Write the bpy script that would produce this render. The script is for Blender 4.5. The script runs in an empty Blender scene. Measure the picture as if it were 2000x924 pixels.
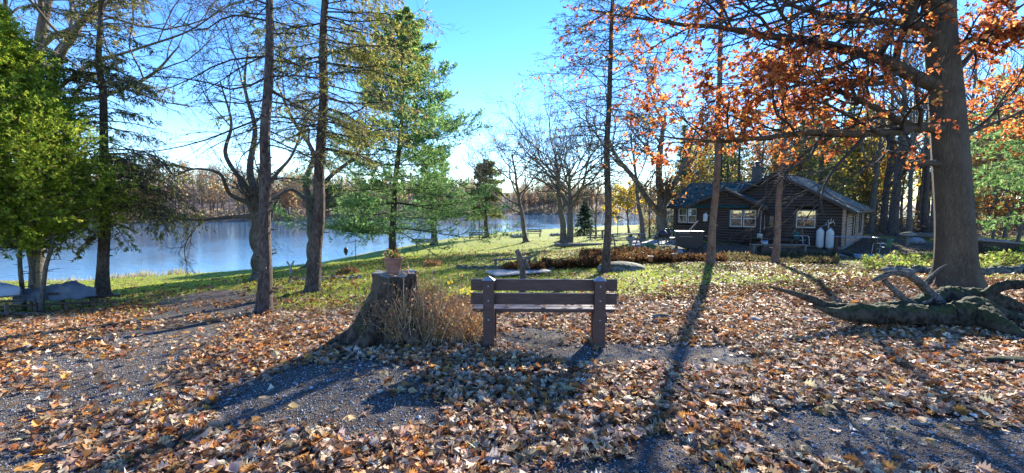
import bpy, math, random
import numpy as np
rng = np.random.default_rng(7)
random.seed(7)
R_ = math.radians
S = bpy.context.scene
COL = S.collection
# ---------------------------------------------------------------- camera
F = 810.0                      # focal length in pixels of the 2000 px wide photograph
EYE = np.array([0.0, 0.0, 1.75])
PITCH = math.atan(62 / F)
cam_d = bpy.data.cameras.new('camera')
cam = bpy.data.objects.new('camera', cam_d); COL.objects.link(cam)
cam_d.sensor_width = 36; cam_d.lens = F / 2000 * 36
cam_d.clip_start = 0.05; cam_d.clip_end = 3000
cam.location = EYE; cam.rotation_euler = (math.pi / 2 - PITCH, 0, 0)
S.camera = cam
# ---------------------------------------------------------------- light
SUN_AZ = R_(27.5)              # clockwise from +Y (to the right of the view)
SUN_EL = R_(24.5)
w = bpy.data.worlds.new('World'); S.world = w; w.use_nodes = True
nt = w.node_tree; nt.nodes.clear()
sky = nt.nodes.new('ShaderNodeTexSky'); sky.sky_type = 'NISHITA'; sky.sun_disc = False
sky.sun_elevation = SUN_EL; sky.sun_rotation = SUN_AZ
sky.altitude = 200; sky.air_density = 1.0; sky.dust_density = 0.0; sky.ozone_density = 3.5
bg = nt.nodes.new('ShaderNodeBackground'); bg.inputs[1].default_value = 0.135
wo = nt.nodes.new('ShaderNodeOutputWorld')
hsv = nt.nodes.new('ShaderNodeHueSaturation'); hsv.inputs['Saturation'].default_value = 1.26; hsv.inputs['Hue'].default_value = .513
nt.links.new(sky.outputs[0], hsv.inputs['Color']); nt.links.new(hsv.outputs[0], bg.inputs[0]); nt.links.new(bg.outputs[0], wo.inputs[0])
sd = bpy.data.lights.new('sun', 'SUN'); sd.energy = 5.0; sd.angle = R_(0.53); sd.color = (1, .93, .82)
so = bpy.data.objects.new('sun', sd); COL.objects.link(so)
so.rotation_euler = (math.pi / 2 - SUN_EL, 0, math.pi - SUN_AZ)
so.location = (20, 40, 30)
S.view_settings.view_transform = 'Standard'; S.view_settings.look = 'None'
S.view_settings.exposure = 1.72; S.view_settings.gamma = 1
S.view_settings.use_curve_mapping = False
cy = S.cycles
cy.max_bounces = 6; cy.diffuse_bounces = 3; cy.glossy_bounces = 2; cy.transmission_bounces = 3
cy.transparent_max_bounces = 4; cy.use_denoising = True; cy.caustics_reflective = False; cy.caustics_refractive = False
cy.sample_clamp_indirect = 4
# ---------------------------------------------------------------- projection helpers (place things on real ground)
_cp, _sp = math.cos(PITCH), math.sin(PITCH)
def ray(u, v):
    a = (u - 1000) / F; b = (462 - v) / F
    return np.array([a, _cp + b * _sp, -_sp + b * _cp])
def at(u, v, Y):
    r = ray(u, v); return EYE + r * (Y / r[1])
def gnd(u, v, z=0.0):
    r = ray(u, v); return EYE + r * ((z - EYE[2]) / r[2])
# ---------------------------------------------------------------- terrain
NEAR = np.array([(-400, -60), (-120, 8), (-60, 19), (-30.6, 24.6), (-24.5, 24.8), (-19, 28), (-15.6, 31.5), (-14.4, 37.7), (-12.5, 43.7),
                 (-9.8, 52.7), (-4, 64), (0, 69), (9.7, 78.5), (21.6, 87), (45, 104), (100, 125), (400, 160)], float)
FAR = np.array([(-600, 20), (-300, 60), (-118, 96), (-89, 118), (-63, 128), (-47, 155), (0, 205), (56, 222), (120, 228), (600, 260)], float)
def pdist(x, y, PL):
    d = np.full(x.shape, 1e9)
    for a, b in zip(PL[:-1], PL[1:]):
        ab = b - a; L = (ab ** 2).sum()
        t = np.clip(((x - a[0]) * ab[0] + (y - a[1]) * ab[1]) / L, 0, 1)
        d = np.minimum(d, np.hypot(x - a[0] - t * ab[0], y - a[1] - t * ab[1]))
    return d
def _uv(u, v, Y): return tuple(at(u, v, Y))
CT = [(x, y, -3.0) for x, y in NEAR[2:14]]
CT += [_uv(953, 672, 5.2), _uv(1166, 677, 5.2), _uv(515, 615, 8), _uv(610, 569, 10.5), _uv(200, 577, 11.5), _uv(503, 546, 14), _uv(768, 505, 22),
       _uv(1027, 475, 32), _uv(1110, 482, 28), _uv(848, 478, 43), _uv(950, 465, 50), _uv(1183, 532, 13.5), _uv(1388, 515, 15.5), _uv(1515, 515, 16.5),
       _uv(1868, 562, 8), _uv(1295, 467, 31), _uv(1646, 488, 24.5)]
CT += [_uv(1500, 509, 18.8), _uv(1400, 511, 18.3), _uv(1610, 507, 19), _uv(1750, 534, 15.3), _uv(1960, 535, 15.3), _uv(1350, 496, 22.5), _uv(110, 612, 9.9), _uv(10, 616, 9.2), _uv(1950, 655, 5.6), (-8, 6, -.22), (-6, 3, -.05), (6, 3, .03), (8, 5.5, .08), (-14, 10, -.85), (-16, 16, -1.7), (20, 14, -.5), (30, 15, -.5), (32, 30, -.75), (40, 60, -1.1),
       (60, 60, -1.1), (20, 60, -1.3), (20, 40, -.95), (60, 20, -.5), (-30, 10, -2), (0, 13, -.5), (0, 9, -.28), (2, 17, -.72), (0, 0, 0), (-6, -4, 0), (6, -4, 0),
       (0, 3, 0), (-3, 4, -.01), (3, 4, .01), (8, 24, -.66), (14, 22, -.82), (18, 30, -.8), (25, 24, -.85), (30, 45, -.95), (11, 11.5, -.22), (-2, 30, -1.45), (8, 45, -1.6)]
CT = np.array(CT)
def _U(r2): return np.where(r2 > 1e-9, .5 * r2 * np.log(np.maximum(r2, 1e-9)), 0)
def _fit():
    n = len(CT); K = _U((CT[:, None, 0] - CT[None, :, 0]) ** 2 + (CT[:, None, 1] - CT[None, :, 1]) ** 2) + np.eye(n) * 2.0
    Pm = np.c_[np.ones(n), CT[:, :2]]
    A = np.zeros((n + 3, n + 3)); A[:n, :n] = K; A[:n, n:] = Pm; A[n:, :n] = Pm.T
    return np.linalg.solve(A, np.r_[CT[:, 2], 0, 0, 0])
TW = _fit()
def nz(x, y, s=1.0, o=0):
    "smooth pseudo noise about -1..1"
    a = o * 1.7
    return (np.sin(x * s * 1.0 + a + 1.3 * np.sin(y * s * .7 + a)) + np.sin(y * s * 1.3 + 2.1 + a + 1.1 * np.sin(x * s * .9 + 4 + a))
            + .6 * np.sin((x + y) * s * 2.3 + a * 2) + .5 * np.sin((x - 1.3 * y) * s * 3.1 + 1 + a)) / 3.1
def GZ(x, y):
    x = np.asarray(x, float); y = np.asarray(y, float)
    shp = x.shape; x = x.ravel(); y = y.ravel()
    xc = np.clip(x, -60, 60); yc = np.clip(y, -4, 88)
    z = TW[-3] + TW[-2] * xc + TW[-1] * yc
    for i in range(len(CT)):
        z = z + TW[i] * _U((xc - CT[i, 0]) ** 2 + (yc - CT[i, 1]) ** 2)
    dn = pdist(x, y, NEAR); df = pdist(x, y, FAR)
    yn = np.interp(x, NEAR[:, 0], NEAR[:, 1]); yf = np.interp(x, FAR[:, 0], FAR[:, 1])
    land = y < yn; farl = y > yf
    z = np.clip(z, -3, .35)
    z = np.maximum(z, -3 + .25 * np.minimum(dn, 2.2))
    z = z + np.clip(dn / 12, 0, 1) * (.018 * nz(x, y, 1.9) + .03 * nz(x, y, .6, 3))
    zw = -3 - .15 * np.minimum(np.minimum(dn, df), 14)
    t = np.clip(df / 110, 0, 1)
    zf = -3 + .4 * np.minimum(df, 2.0) + 12.5 * t * t * (3 - 2 * t) * np.clip(1 - (x - 60) / 300, .3, 1) + 1.0 * nz(x, y, .03) * t
    z = np.where(farl, zf, np.where(land, z, zw))
    return z.reshape(shp)
def gz(x, y): return float(GZ(np.array([x]), np.array([y]))[0])
def gp(u, Y):
    x = (u - 1000) / F * Y * (1.0)
    for _ in range(4):      # the pitch moves the column a little
        z = gz(x, Y); d = Y * _cp - (z - EYE[2]) * _sp; x = (u - 1000) / F * d
    return np.array([x, Y, gz(x, Y)])
# ---------------------------------------------------------------- materials
def newmat(name):
    m = bpy.data.materials.new(name); m.use_nodes = True; n = m.node_tree; n.nodes.clear()
    return m, n, n.nodes.new('ShaderNodeOutputMaterial')
def N(n, t, **k):
    q = n.nodes.new(t)
    for a, b in k.items():
        if a in q.inputs.keys(): q.inputs[a].default_value = b
        else: setattr(q, a, b)
    return q
def ramp(n, src, stops, interp='LINEAR'):
    r = n.nodes.new('ShaderNodeValToRGB'); r.color_ramp.interpolation = interp
    e = r.color_ramp.elements
    while len(e) < len(stops): e.new(.5)
    for q, (p, c) in zip(e, stops):
        q.position = p; q.color = (*c, 1) if len(c) == 3 else c
    n.links.new(src, r.inputs[0]); return r.outputs[0]
def pm(name, c1, c2=None, scale=4, rough=.7, bump=.3, stretch=(1, 1, 1), detail=5, metal=0, spec=.4, bd=.02, c3=None):
    m, n, out = newmat(name)
    tc = N(n, 'ShaderNodeTexCoord'); mp = N(n, 'ShaderNodeMapping'); mp.inputs['Scale'].default_value = stretch
    n.links.new(tc.outputs['Object'], mp.inputs[0])
    no = N(n, 'ShaderNodeTexNoise', Scale=scale, Detail=detail, Roughness=.62); n.links.new(mp.outputs[0], no.inputs['Vector'])
    b = N(n, 'ShaderNodeBsdfPrincipled', Roughness=rough, Metallic=metal); b.inputs['Specular IOR Level'].default_value = spec
    c2 = c2 or tuple(x * .7 for x in c1)
    st = [(.3, c2), (.7, c1)] if c3 is None else [(.28, c2), (.5, c1), (.72, c3)]
    n.links.new(ramp(n, no.outputs['Fac'], st), b.inputs['Base Color'])
    if bump:
        bp = N(n, 'ShaderNodeBump', Strength=bump, Distance=bd); n.links.new(no.outputs['Fac'], bp.inputs['Height']); n.links.new(bp.outputs[0], b.inputs['Normal'])
    n.links.new(b.outputs[0], out.inputs[0]); return m
def leafmat(name, trans=.45, rough=.6, gloss=.0, sat=1.0):
    m, n, out = newmat(name)
    at_ = N(n, 'ShaderNodeAttribute', attribute_name='Col')
    b = N(n, 'ShaderNodeBsdfPrincipled', Roughness=rough); b.inputs['Specular IOR Level'].default_value = gloss
    t = N(n, 'ShaderNodeBsdfTranslucent')
    mx = N(n, 'ShaderNodeMixShader'); mx.inputs[0].default_value = trans
    n.links.new(at_.outputs['Color'], b.inputs['Base Color']); n.links.new(at_.outputs['Color'], t.inputs['Color'])
    n.links.new(b.outputs[0], mx.inputs[1]); n.links.new(t.outputs[0], mx.inputs[2]); n.links.new(mx.outputs[0], out.inputs[0])
    return m
def barkmat(name, c1, c2, c3, scale=9, moss=0.0, zs=.18, bump=.9):
    m, n, out = newmat(name)
    tc = N(n, 'ShaderNodeTexCoord'); mp = N(n, 'ShaderNodeMapping'); mp.inputs['Scale'].default_value = (1, 1, zs)
    n.links.new(tc.outputs['Object'], mp.inputs[0])
    v = N(n, 'ShaderNodeTexVoronoi', Scale=scale * 2.4, feature='F1'); no = N(n, 'ShaderNodeTexNoise', Scale=scale, Detail=8, Roughness=.7)
    wp = N(n, 'ShaderNodeMixRGB'); wp.inputs[0].default_value = .12
    n.links.new(mp.outputs[0], wp.inputs[1]); n.links.new(no.outputs['Color'], wp.inputs[2])
    n.links.new(wp.outputs[0], v.inputs['Vector']); n.links.new(mp.outputs[0], no.inputs['Vector'])
    mu = N(n, 'ShaderNodeMath', operation='MULTIPLY'); n.links.new(v.outputs['Distance'], mu.inputs[0]); n.links.new(no.outputs['Fac'], mu.inputs[1])
    big = N(n, 'ShaderNodeTexNoise', Scale=2.3, Detail=3); n.links.new(tc.outputs['Object'], big.inputs['Vector'])
    ad = N(n, 'ShaderNodeMath', operation='ADD'); n.links.new(mu.outputs[0], ad.inputs[0])
    m2 = N(n, 'ShaderNodeMath', operation='MULTIPLY'); m2.inputs[1].default_value = .5; n.links.new(big.outputs['Fac'], m2.inputs[0]); n.links.new(m2.outputs[0], ad.inputs[1])
    col = ramp(n, ad.outputs[0], [(.22, c3), (.42, c1), (.62, c2)])
    b = N(n, 'ShaderNodeBsdfPrincipled', Roughness=.85); b.inputs['Specular IOR Level'].default_value = .25
    if moss:
        ge = N(n, 'ShaderNodeNewGeometry'); sx = N(n, 'ShaderNodeSeparateXYZ'); n.links.new(ge.outputs['Normal'], sx.inputs[0])
        n3 = N(n, 'ShaderNodeTexNoise', Scale=5, Detail=5); n.links.new(tc.outputs['Object'], n3.inputs['Vector'])
        a3 = N(n, 'ShaderNodeMath', operation='MULTIPLY_ADD'); n.links.new(sx.outputs['Z'], a3.inputs[0]); a3.inputs[1].default_value = .45; n.links.new(n3.outputs['Fac'], a3.inputs[2])
        f = ramp(n, a3.outputs[0], [(.84 - moss * .16, (0, 0, 0)), (1.02 - moss * .16, (.85, .85, .85))])
        mx = N(n, 'ShaderNodeMixRGB'); n.links.new(f, mx.inputs[0]); n.links.new(col, mx.inputs[1]); mx.inputs[2].default_value = (.04, .05, .012, 1)
        col = mx.outputs[0]
    n.links.new(col, b.inputs['Base Color'])
    bp = N(n, 'ShaderNodeBump', Strength=bump, Distance=.03); n.links.new(mu.outputs[0], bp.inputs['Height']); n.links.new(bp.outputs[0], b.inputs['Normal'])
    n.links.new(b.outputs[0], out.inputs[0]); return m
M = {}
M['bark_spruce'] = barkmat('bark_spruce', (.06, .042, .033), (.13, .1, .082), (.016, .011, .009), 14, zs=.35)
M['bark_grey'] = barkmat('bark_grey', (.095, .078, .062), (.17, .145, .115), (.035, .028, .022), 14, zs=.3)
M['bark_oak'] = barkmat('bark_oak', (.14, .105, .07), (.21, .165, .115), (.055, .04, .026), 26, zs=.16, bump=1.5)
M['bark_red'] = barkmat('bark_red', (.16, .088, .062), (.25, .165, .125), (.06, .036, .028), 16, zs=.4)
M['twig_dark'] = pm('twig_dark', (.06, .045, .035), (.035, .028, .022), bump=0, rough=.9)
M['twig_grey'] = pm('twig_grey', (.15, .12, .09), (.09, .07, .055), bump=0, rough=.9)
M['twig_pale'] = pm('twig_pale', (.2, .17, .13), (.13, .11, .09), bump=0, rough=.9)
M['needles'] = leafmat('needles', .55, gloss=.2)
M['leaf'] = leafmat('leaf', .68, gloss=.25, rough=.5)
M['litter'] = leafmat('litter', .3, gloss=.22, rough=.55)
M['grass'] = leafmat('grass_blade', .5, gloss=.15)
M['root'] = barkmat('root_wood', (.03, .024, .018), (.075, .062, .048), (.007, .005, .004), 7, moss=1.15, zs=.6, bump=1.6)
M['root_bare'] = barkmat('root_bare', (.075, .064, .054), (.17, .15, .13), (.018, .015, .012), 12, moss=.15, zs=1)
M['stump'] = barkmat('stump_wood', (.055, .038, .027), (.14, .1, .072), (.01, .008, .006), 9, moss=.6, zs=.2, bump=2)
M['cut'] = pm('cut_wood', (.38, .33, .27), (.2, .16, .12), scale=9, rough=.8, bump=.3)
M['bench'] = pm('bench_paint', (.062, .032, .03), (.036, .019, .018), scale=9, rough=.48, bump=.5, stretch=(.7, 9, 9), bd=.006, c3=(.1, .06, .05))
M['cap'] = pm('post_cap_metal', (.32, .33, .35), (.2, .2, .22), rough=.45, bump=.1, metal=.3)
M['terra'] = pm('terracotta', (.3, .16, .12), (.22, .11, .085), scale=12, rough=.75, bump=.15)
M['soil'] = pm('soil', (.06, .04, .03), (.03, .02, .015), scale=30)
M['rock'] = pm('rock', (.25, .24, .23), (.12, .115, .11), scale=6, rough=.85, bump=.6, c3=(.33, .32, .3))
M['rock_moss'] = barkmat('rock_moss', (.16, .15, .13), (.25, .24, .22), (.07, .06, .05), 3, moss=.8, zs=1)
M['rock_blue'] = pm('rock_blue', (.12, .17, .25), (.08, .12, .18), scale=6, rough=.75, bump=.5)
M['oldwood'] = pm('old_wood', (.22, .19, .16), (.12, .1, .085), scale=10, rough=.85, bump=.5, stretch=(1, 1, .3))
M['palewood'] = pm('pale_plank', (.5, .46, .4), (.34, .31, .27), scale=8, rough=.8, bump=.3)
M['brownwood'] = pm('brown_wood', (.1, .06, .04), (.06, .035, .025), scale=8, rough=.75, bump=.4)
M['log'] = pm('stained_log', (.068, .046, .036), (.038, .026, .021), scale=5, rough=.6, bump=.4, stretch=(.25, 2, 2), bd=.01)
M['logside'] = pm('weathered_sunlit_log', (.46, .32, .22), (.26, .17, .12), scale=5, rough=.65, bump=.4, stretch=(2, .25, 2), bd=.01)  # weathered logs, coloured paler still to carry sunlight on the side wall
M['trim'] = pm('brown_trim', (.05, .033, .027), (.035, .023, .02), rough=.55, bump=.1)
M['white'] = pm('white_paint', (.62, .63, .6), (.5, .5, .48), rough=.5, bump=.05)
M['tank'] = pm('tank_paint', (.6, .6, .58), (.45, .44, .42), scale=3, rough=.45, bump=.05)
M['metal'] = pm('grey_metal', (.35, .36, .37), (.25, .25, .26), rough=.35, bump=.05, metal=.7)
M['black'] = pm('black_metal', (.03, .03, .032), (.018, .018, .02), rough=.5, bump=.1)
M['chair'] = pm('green_shell', (.012, .1, .085), (.009, .075, .065), rough=.4, bump=.05)
M['antler'] = pm('antler', (.62, .56, .47), (.45, .4, .33), rough=.6)
M['tarp'] = pm('grey_tarp', (.17, .185, .21), (.085, .095, .12), scale=6, rough=.5, bump=.6, bd=.03)
M['hull'] = pm('pale_hull', (.36, .4, .48), (.25, .29, .36), scale=2, rough=.4, bump=.1)
M['paving'] = pm('stone_paving', (.42, .39, .35), (.28, .26, .23), scale=3, rough=.85, bump=.3)
M['chimney'] = pm('chimney_stone', (.1, .095, .09), (.05, .047, .045), scale=7, bump=.6)
M['gravel'] = pm('pebble', (.2, .21, .23), (.1, .105, .12), scale=25, rough=.8, bump=.2, c3=(.34, .35, .37))
M['skirt'] = pm('slat_skirting', (.05, .06, .045), (.03, .035, .03), rough=.8)
M['rope'] = pm('rope', (.6, .58, .5), (.45, .43, .38), bump=0)
M['fabric'] = pm('curtain', (.5, .5, .48), (.35, .35, .34), bump=.1)
def glassmat():
    m, n, out = newmat('window_glass')
    b = N(n, 'ShaderNodeBsdfPrincipled', Roughness=.04, Metallic=0); b.inputs['Base Color'].default_value = (.05, .055, .05, 1)
    b.inputs['Specular IOR Level'].default_value = 1; b.inputs['IOR'].default_value = 1.9
    tc = N(n, 'ShaderNodeTexCoord'); no = N(n, 'ShaderNodeTexNoise', Scale=2.5, Detail=2); n.links.new(tc.outputs['Object'], no.inputs['Vector'])
    bp = N(n, 'ShaderNodeBump', Strength=.12, Distance=.02); n.links.new(no.outputs['Fac'], bp.inputs['Height']); n.links.new(bp.outputs[0], b.inputs['Normal'])
    n.links.new(b.outputs[0], out.inputs[0]); return m
M['glass'] = glassmat()
def shinglemat(name, c1, c2):
    m, n, out = newmat(name)
    tc = N(n, 'ShaderNodeTexCoord')
    br = N(n, 'ShaderNodeTexBrick', Scale=1); br.inputs['Color1'].default_value = (*c1, 1); br.inputs['Color2'].default_value = (*c2, 1)
    br.inputs['Mortar'].default_value = (c2[0] * .4, c2[1] * .4, c2[2] * .4, 1); br.inputs['Mortar Size'].default_value = .012; br.inputs['Brick Width'].default_value = .33; br.inputs['Row Height'].default_value = .16
    n.links.new(tc.outputs['UV'], br.inputs['Vector'])
    no = N(n, 'ShaderNodeTexNoise', Scale=2.2, Detail=6); n.links.new(tc.outputs['Object'], no.inputs['Vector'])
    mx = N(n, 'ShaderNodeMixRGB', blend_type='MULTIPLY'); mx.inputs[0].default_value = .55
    n.links.new(br.outputs['Color'], mx.inputs[1]); n.links.new(ramp(n, no.outputs['Fac'], [(.3, (.45, .45, .45)), (.7, (1.3, 1.3, 1.3))]), mx.inputs[2])
    b = N(n, 'ShaderNodeBsdfDiffuse', Roughness=.6); n.links.new(mx.outputs[0], b.inputs['Color'])
    bp = N(n, 'ShaderNodeBump', Strength=.5, Distance=.02); n.links.new(br.outputs['Fac'], bp.inputs['Height']); bp.invert = True; n.links.new(bp.outputs[0], b.inputs['Normal'])
    n.links.new(b.outputs[0], out.inputs[0]); return m
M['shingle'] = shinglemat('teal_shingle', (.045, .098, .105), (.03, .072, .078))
M['shingle_sunlit'] = shinglemat('sunlit_shingle', (.17, .2, .19), (.11, .135, .13))  # same shingles as the teal roof, grazing sunlight put into a paler colour
# ---------------------------------------------------------------- mesh builder
class MB:
    def __init__(s): s.v = []; s.f = []; s.c = []; s.mi = []; s.n = 0; s.uv = False
    def add(s, v, f, col=(.5, .5, .5), mi=0):
        v = np.asarray(v, float).reshape(-1, 3); f = np.asarray(f, int)
        if not len(v): return
        s.v.append(v); s.f.append(f + s.n); s.n += len(v)
        c = np.asarray(col, float)
        s.c.append(np.broadcast_to(c, (len(v), 3)) if c.ndim == 1 else c); s.mi.append(np.full(len(f), mi))
    def box(s, c, d, rz=0, mi=0, rx=0, ry=0):
        q = np.array([(x, y, z) for x in (-.5, .5) for y in (-.5, .5) for z in (-.5, .5)]) * np.array(d)
        q = q @ rot(rx, ry, rz).T + np.array(c)
        s.add(q, [(0, 1, 3, 2), (4, 6, 7, 5), (0, 4, 5, 1), (2, 3, 7, 6), (0, 2, 6, 4), (1, 5, 7, 3)], mi=mi)
    def tube(s, pts, r, sides=8, mi=0, cap=True, jit=0):
        P = np.asarray(pts, float)[None]; Rr = np.broadcast_to(np.asarray(r, float), (P.shape[1],))[None]
        v, f = tubes(P, Rr, sides)
        if jit: v = v + rng.normal(0, jit, v.shape)
        s.add(v, f, mi=mi)
        if cap:
            m = P.shape[1]
            a = len(v) and np.arange(sides)
            for k, ring in ((0, a[::-1]), (m - 1, a + (m - 1) * sides)):
                cv = P[0, k]; vv = np.vstack([v[ring], cv]); ff = [(i, (i + 1) % sides, sides) for i in range(sides)]
                s.add(vv, ff, mi=mi)
    def lathe(s, prof, c=(0, 0, 0), sides=20, mi=0, fn=None):
        P = np.array(prof); a = np.linspace(0, 2 * np.pi, sides, endpoint=False)
        v = np.array([(r * math.cos(t), r * math.sin(t), z) for r, z in P for t in a])
        if fn: v = fn(v)
        f = [(i * sides + j, i * sides + (j + 1) % sides, (i + 1) * sides + (j + 1) % sides, (i + 1) * sides + j) for i in range(len(P) - 1) for j in range(sides)]
        s.add(v + np.array(c), f, mi=mi)
    def blob(s, c, d, nseg=14, amp=.15, seed=0, mi=0, flat=.0):
        r = np.random.default_rng(seed); th = np.linspace(0, np.pi, nseg // 2 + 2); ph = np.linspace(0, 2 * np.pi, nseg, endpoint=False)
        T, Pn = np.meshgrid(th, ph, indexing='ij'); v = np.stack([np.sin(T) * np.cos(Pn), np.sin(T) * np.sin(Pn), np.cos(T)], -1).reshape(-1, 3)
        k = r.normal(size=(5, 3)) * 2; ph0 = r.uniform(0, 6, 5)
        v = v * (1 + amp * sum(np.sin(v @ k[i] + ph0[i]) for i in range(5)) / 2)[:, None]
        v[:, 2] = np.maximum(v[:, 2], -.6)
        f = [(i * nseg + j, (i + 1) * nseg + j, (i + 1) * nseg + (j + 1) % nseg, i * nseg + (j + 1) % nseg) for i in range(len(th) - 1) for j in range(nseg)]
        s.add(v * np.array(d) + np.array(c), f, mi=mi)
    def build(s, name, mats, parent=None, smooth=True, bevel=0, loc=None, uvfn=None):
        me = bpy.data.meshes.new(name)
        if s.v:
            V = np.vstack(s.v); me.vertices.add(len(V)); me.vertices.foreach_set('co', V.astype(np.float32).ravel())
            sizes = np.concatenate([np.full(len(f), f.shape[1]) for f in s.f]); loops = np.concatenate([f.ravel() for f in s.f])
            me.loops.add(len(loops)); me.loops.foreach_set('vertex_index', loops.astype(np.int32))
            me.polygons.add(len(sizes)); st = np.r_[0, np.cumsum(sizes)[:-1]]
            me.polygons.foreach_set('loop_start', st.astype(np.int32)); me.polygons.foreach_set('loop_total', sizes.astype(np.int32))
            me.polygons.foreach_set('material_index', np.concatenate(s.mi).astype(np.int32))
            me.polygons.foreach_set('use_smooth', np.full(len(sizes), smooth))
            ca = me.color_attributes.new('Col', 'FLOAT_COLOR', 'POINT')
            C = np.c_[np.vstack(s.c), np.ones(len(V))]; ca.data.foreach_set('color', C.astype(np.float32).ravel())
            if uvfn is not None:
                uv = uvfn(V)[loops]; ul = me.uv_layers.new(name='UV'); ul.data.foreach_set('uv', uv.astype(np.float32).ravel())
            me.update(calc_edges=True)
        for m in (mats if isinstance(mats, (list, tuple)) else [mats]): me.materials.append(m)
        o = bpy.data.objects.new(name, me); COL.objects.link(o)
        if parent is not None: o.parent = parent
        if loc is not None: o.location = loc
        if bevel:
            b = o.modifiers.new('bevel', 'BEVEL'); b.width = bevel; b.segments = 2; b.limit_method = 'ANGLE'
        return o
def rot(rx, ry, rz):
    cx, sx, cyy, sy, cz, sz = math.cos(rx), math.sin(rx), math.cos(ry), math.sin(ry), math.cos(rz), math.sin(rz)
    return np.array([[cz, -sz, 0], [sz, cz, 0], [0, 0, 1]]) @ np.array([[cyy, 0, sy], [0, 1, 0], [-sy, 0, cyy]]) @ np.array([[1, 0, 0], [0, cx, -sx], [0, sx, cx]])
def nrm(a): return a / np.maximum(np.linalg.norm(a, axis=-1, keepdims=True), 1e-9)
def tubes(P, Rr, sides):
    n, m, _ = P.shape
    T = np.empty_like(P); T[:, 1:-1] = P[:, 2:] - P[:, :-2]; T[:, 0] = P[:, 1] - P[:, 0]; T[:, -1] = P[:, -1] - P[:, -2]; T = nrm(T)
    mean = nrm(P[:, -1] - P[:, 0]); ref = np.zeros((n, 3)); ref[np.arange(n), np.argmin(np.abs(mean), axis=1)] = 1
    U = nrm(np.cross(T, ref[:, None])); V = np.cross(T, U)
    a = np.linspace(0, 2 * np.pi, sides, endpoint=False)
    v = P[:, :, None] + Rr[:, :, None, None] * (np.cos(a)[None, None, :, None] * U[:, :, None] + np.sin(a)[None, None, :, None] * V[:, :, None])
    i = np.arange(m - 1)[:, None]; j = np.arange(sides)[None]; j2 = (j + 1) % sides
    f = np.stack([i * sides + j, i * sides + j2, (i + 1) * sides + j2, (i + 1) * sides + j], -1).reshape(-1, 4)
    f = (f[None] + (np.arange(n) * m * sides)[:, None, None]).reshape(-1, 4)
    return v.reshape(-1, 3), f
def smooth_line(pts, n):
    "Catmull-Rom resample; pts may carry extra columns (radius)"
    p = np.asarray(pts, float); q = np.vstack([2 * p[0] - p[1], p, 2 * p[-1] - p[-2]])
    seg = len(p) - 1; t = np.linspace(0, seg - 1e-6, n); i = t.astype(int); f = (t - i)[:, None]
    a, b, c, d = q[i], q[i + 1], q[i + 2], q[i + 3]
    return .5 * (2 * b + (c - a) * f + (2 * a - 5 * b + 4 * c - d) * f ** 2 + (3 * b - 3 * c + d - a) * f ** 3)
def interp_poly(P, t):
    "P (n,m,3) t (n,k) -> points (n,k,3), tangents"
    m = P.shape[1]; x = np.clip(t, 0, .9999) * (m - 1); i = x.astype(int); f = (x - i)[..., None]; r = np.arange(len(P))[:, None]
    a = P[r, i]; b = P[r, i + 1]; return a + (b - a) * f, nrm(b - a)
def grow(P, Rr, k, t0, t1, L, ang, m=4, up=.0, wig=.15, rf=.6, flat=False, Lt=None, rmin=.003, tip=.3, rg=None):
    rg = rg or rng; n = len(P)
    t = t0 + (t1 - t0) * (np.arange(k)[None] + rg.uniform(0, 1, (n, k))) / k
    p, T = interp_poly(P, t); r0 = np.take_along_axis(Rr, np.clip((t * (P.shape[1] - 1)).astype(int), 0, P.shape[1] - 1), 1)
    plen = np.linalg.norm(np.diff(P, axis=1), axis=2).sum(1)
    if flat:
        side = nrm(np.cross(T, np.array([0, 0, 1.0]) + rg.normal(0, .12, T.shape))) * np.where((np.arange(k) % 2)[None, :, None], 1, -1)
        q = nrm(side + rg.normal(0, .12, T.shape))
    else:
        q = rg.normal(size=T.shape); q = nrm(q - (q * T).sum(-1, keepdims=True) * T)
    an = ang + rg.normal(0, .13, t.shape + (1,))
    d = np.cos(an) * T + np.sin(an) * q
    ln = plen[:, None] * L * rg.uniform(.65, 1.2, t.shape)
    if Lt is not None: ln = ln * Lt(t)
    p = p.reshape(-1, 3); d = d.reshape(-1, 3); ln = ln.reshape(-1, 1); r0 = np.maximum(r0.reshape(-1) * rf, rmin)
    out = [p]
    for j in range(m - 1):
        d = nrm(d + rg.normal(0, wig, d.shape) + np.array([0, 0, up])); p = p + d * ln / (m - 1); out.append(p)
    return np.stack(out, 1), r0[:, None] * np.linspace(1, tip, m)[None]
# foliage templates in (along, across, normal)
T_NEEDLE = (np.array([(0, 0, 0), (.45, .5, .0), (1, 0, 0), (.45, -.5, .0)]), np.array([(0, 1, 2, 3)]))
T_LEAF = (np.array([(0, 0, 0), (.45, .5, .14), (1, 0, -.1), (.45, -.5, .14), (.5, 0, 0)]), np.array([(0, 4, 1), (4, 2, 1), (0, 3, 4), (4, 3, 2)]))
_o = [(0, .0), (.12, .1), (.2, .3), (.3, .16), (.45, .48), (.56, .2), (.7, .42), (.78, .16), (.9, .2), (1, 0)]
_v = [(x, 0, 0) for x, y in _o] + [(x, y, .25 * y) for x, y in _o[1:-1]] + [(x, -y, .25 * y) for x, y in _o[1:-1]]
_f4 = []
for i in range(9):
    a, b = i, i + 1; l0 = 9 + i if i > 0 else None; l1 = 10 + i if i < 8 else None
    for off in (0, 8):
        A = None if l0 is None else l0 + off; B = None if l1 is None else l1 + off
        if A is None: _f4.append((a, b, B))
        elif B is None: _f4.append((a, b, A))
        else: _f4 += [(a, b, B), (a, B, A)]
T_OAK = (np.array(_v, float), np.array(_f4))
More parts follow.
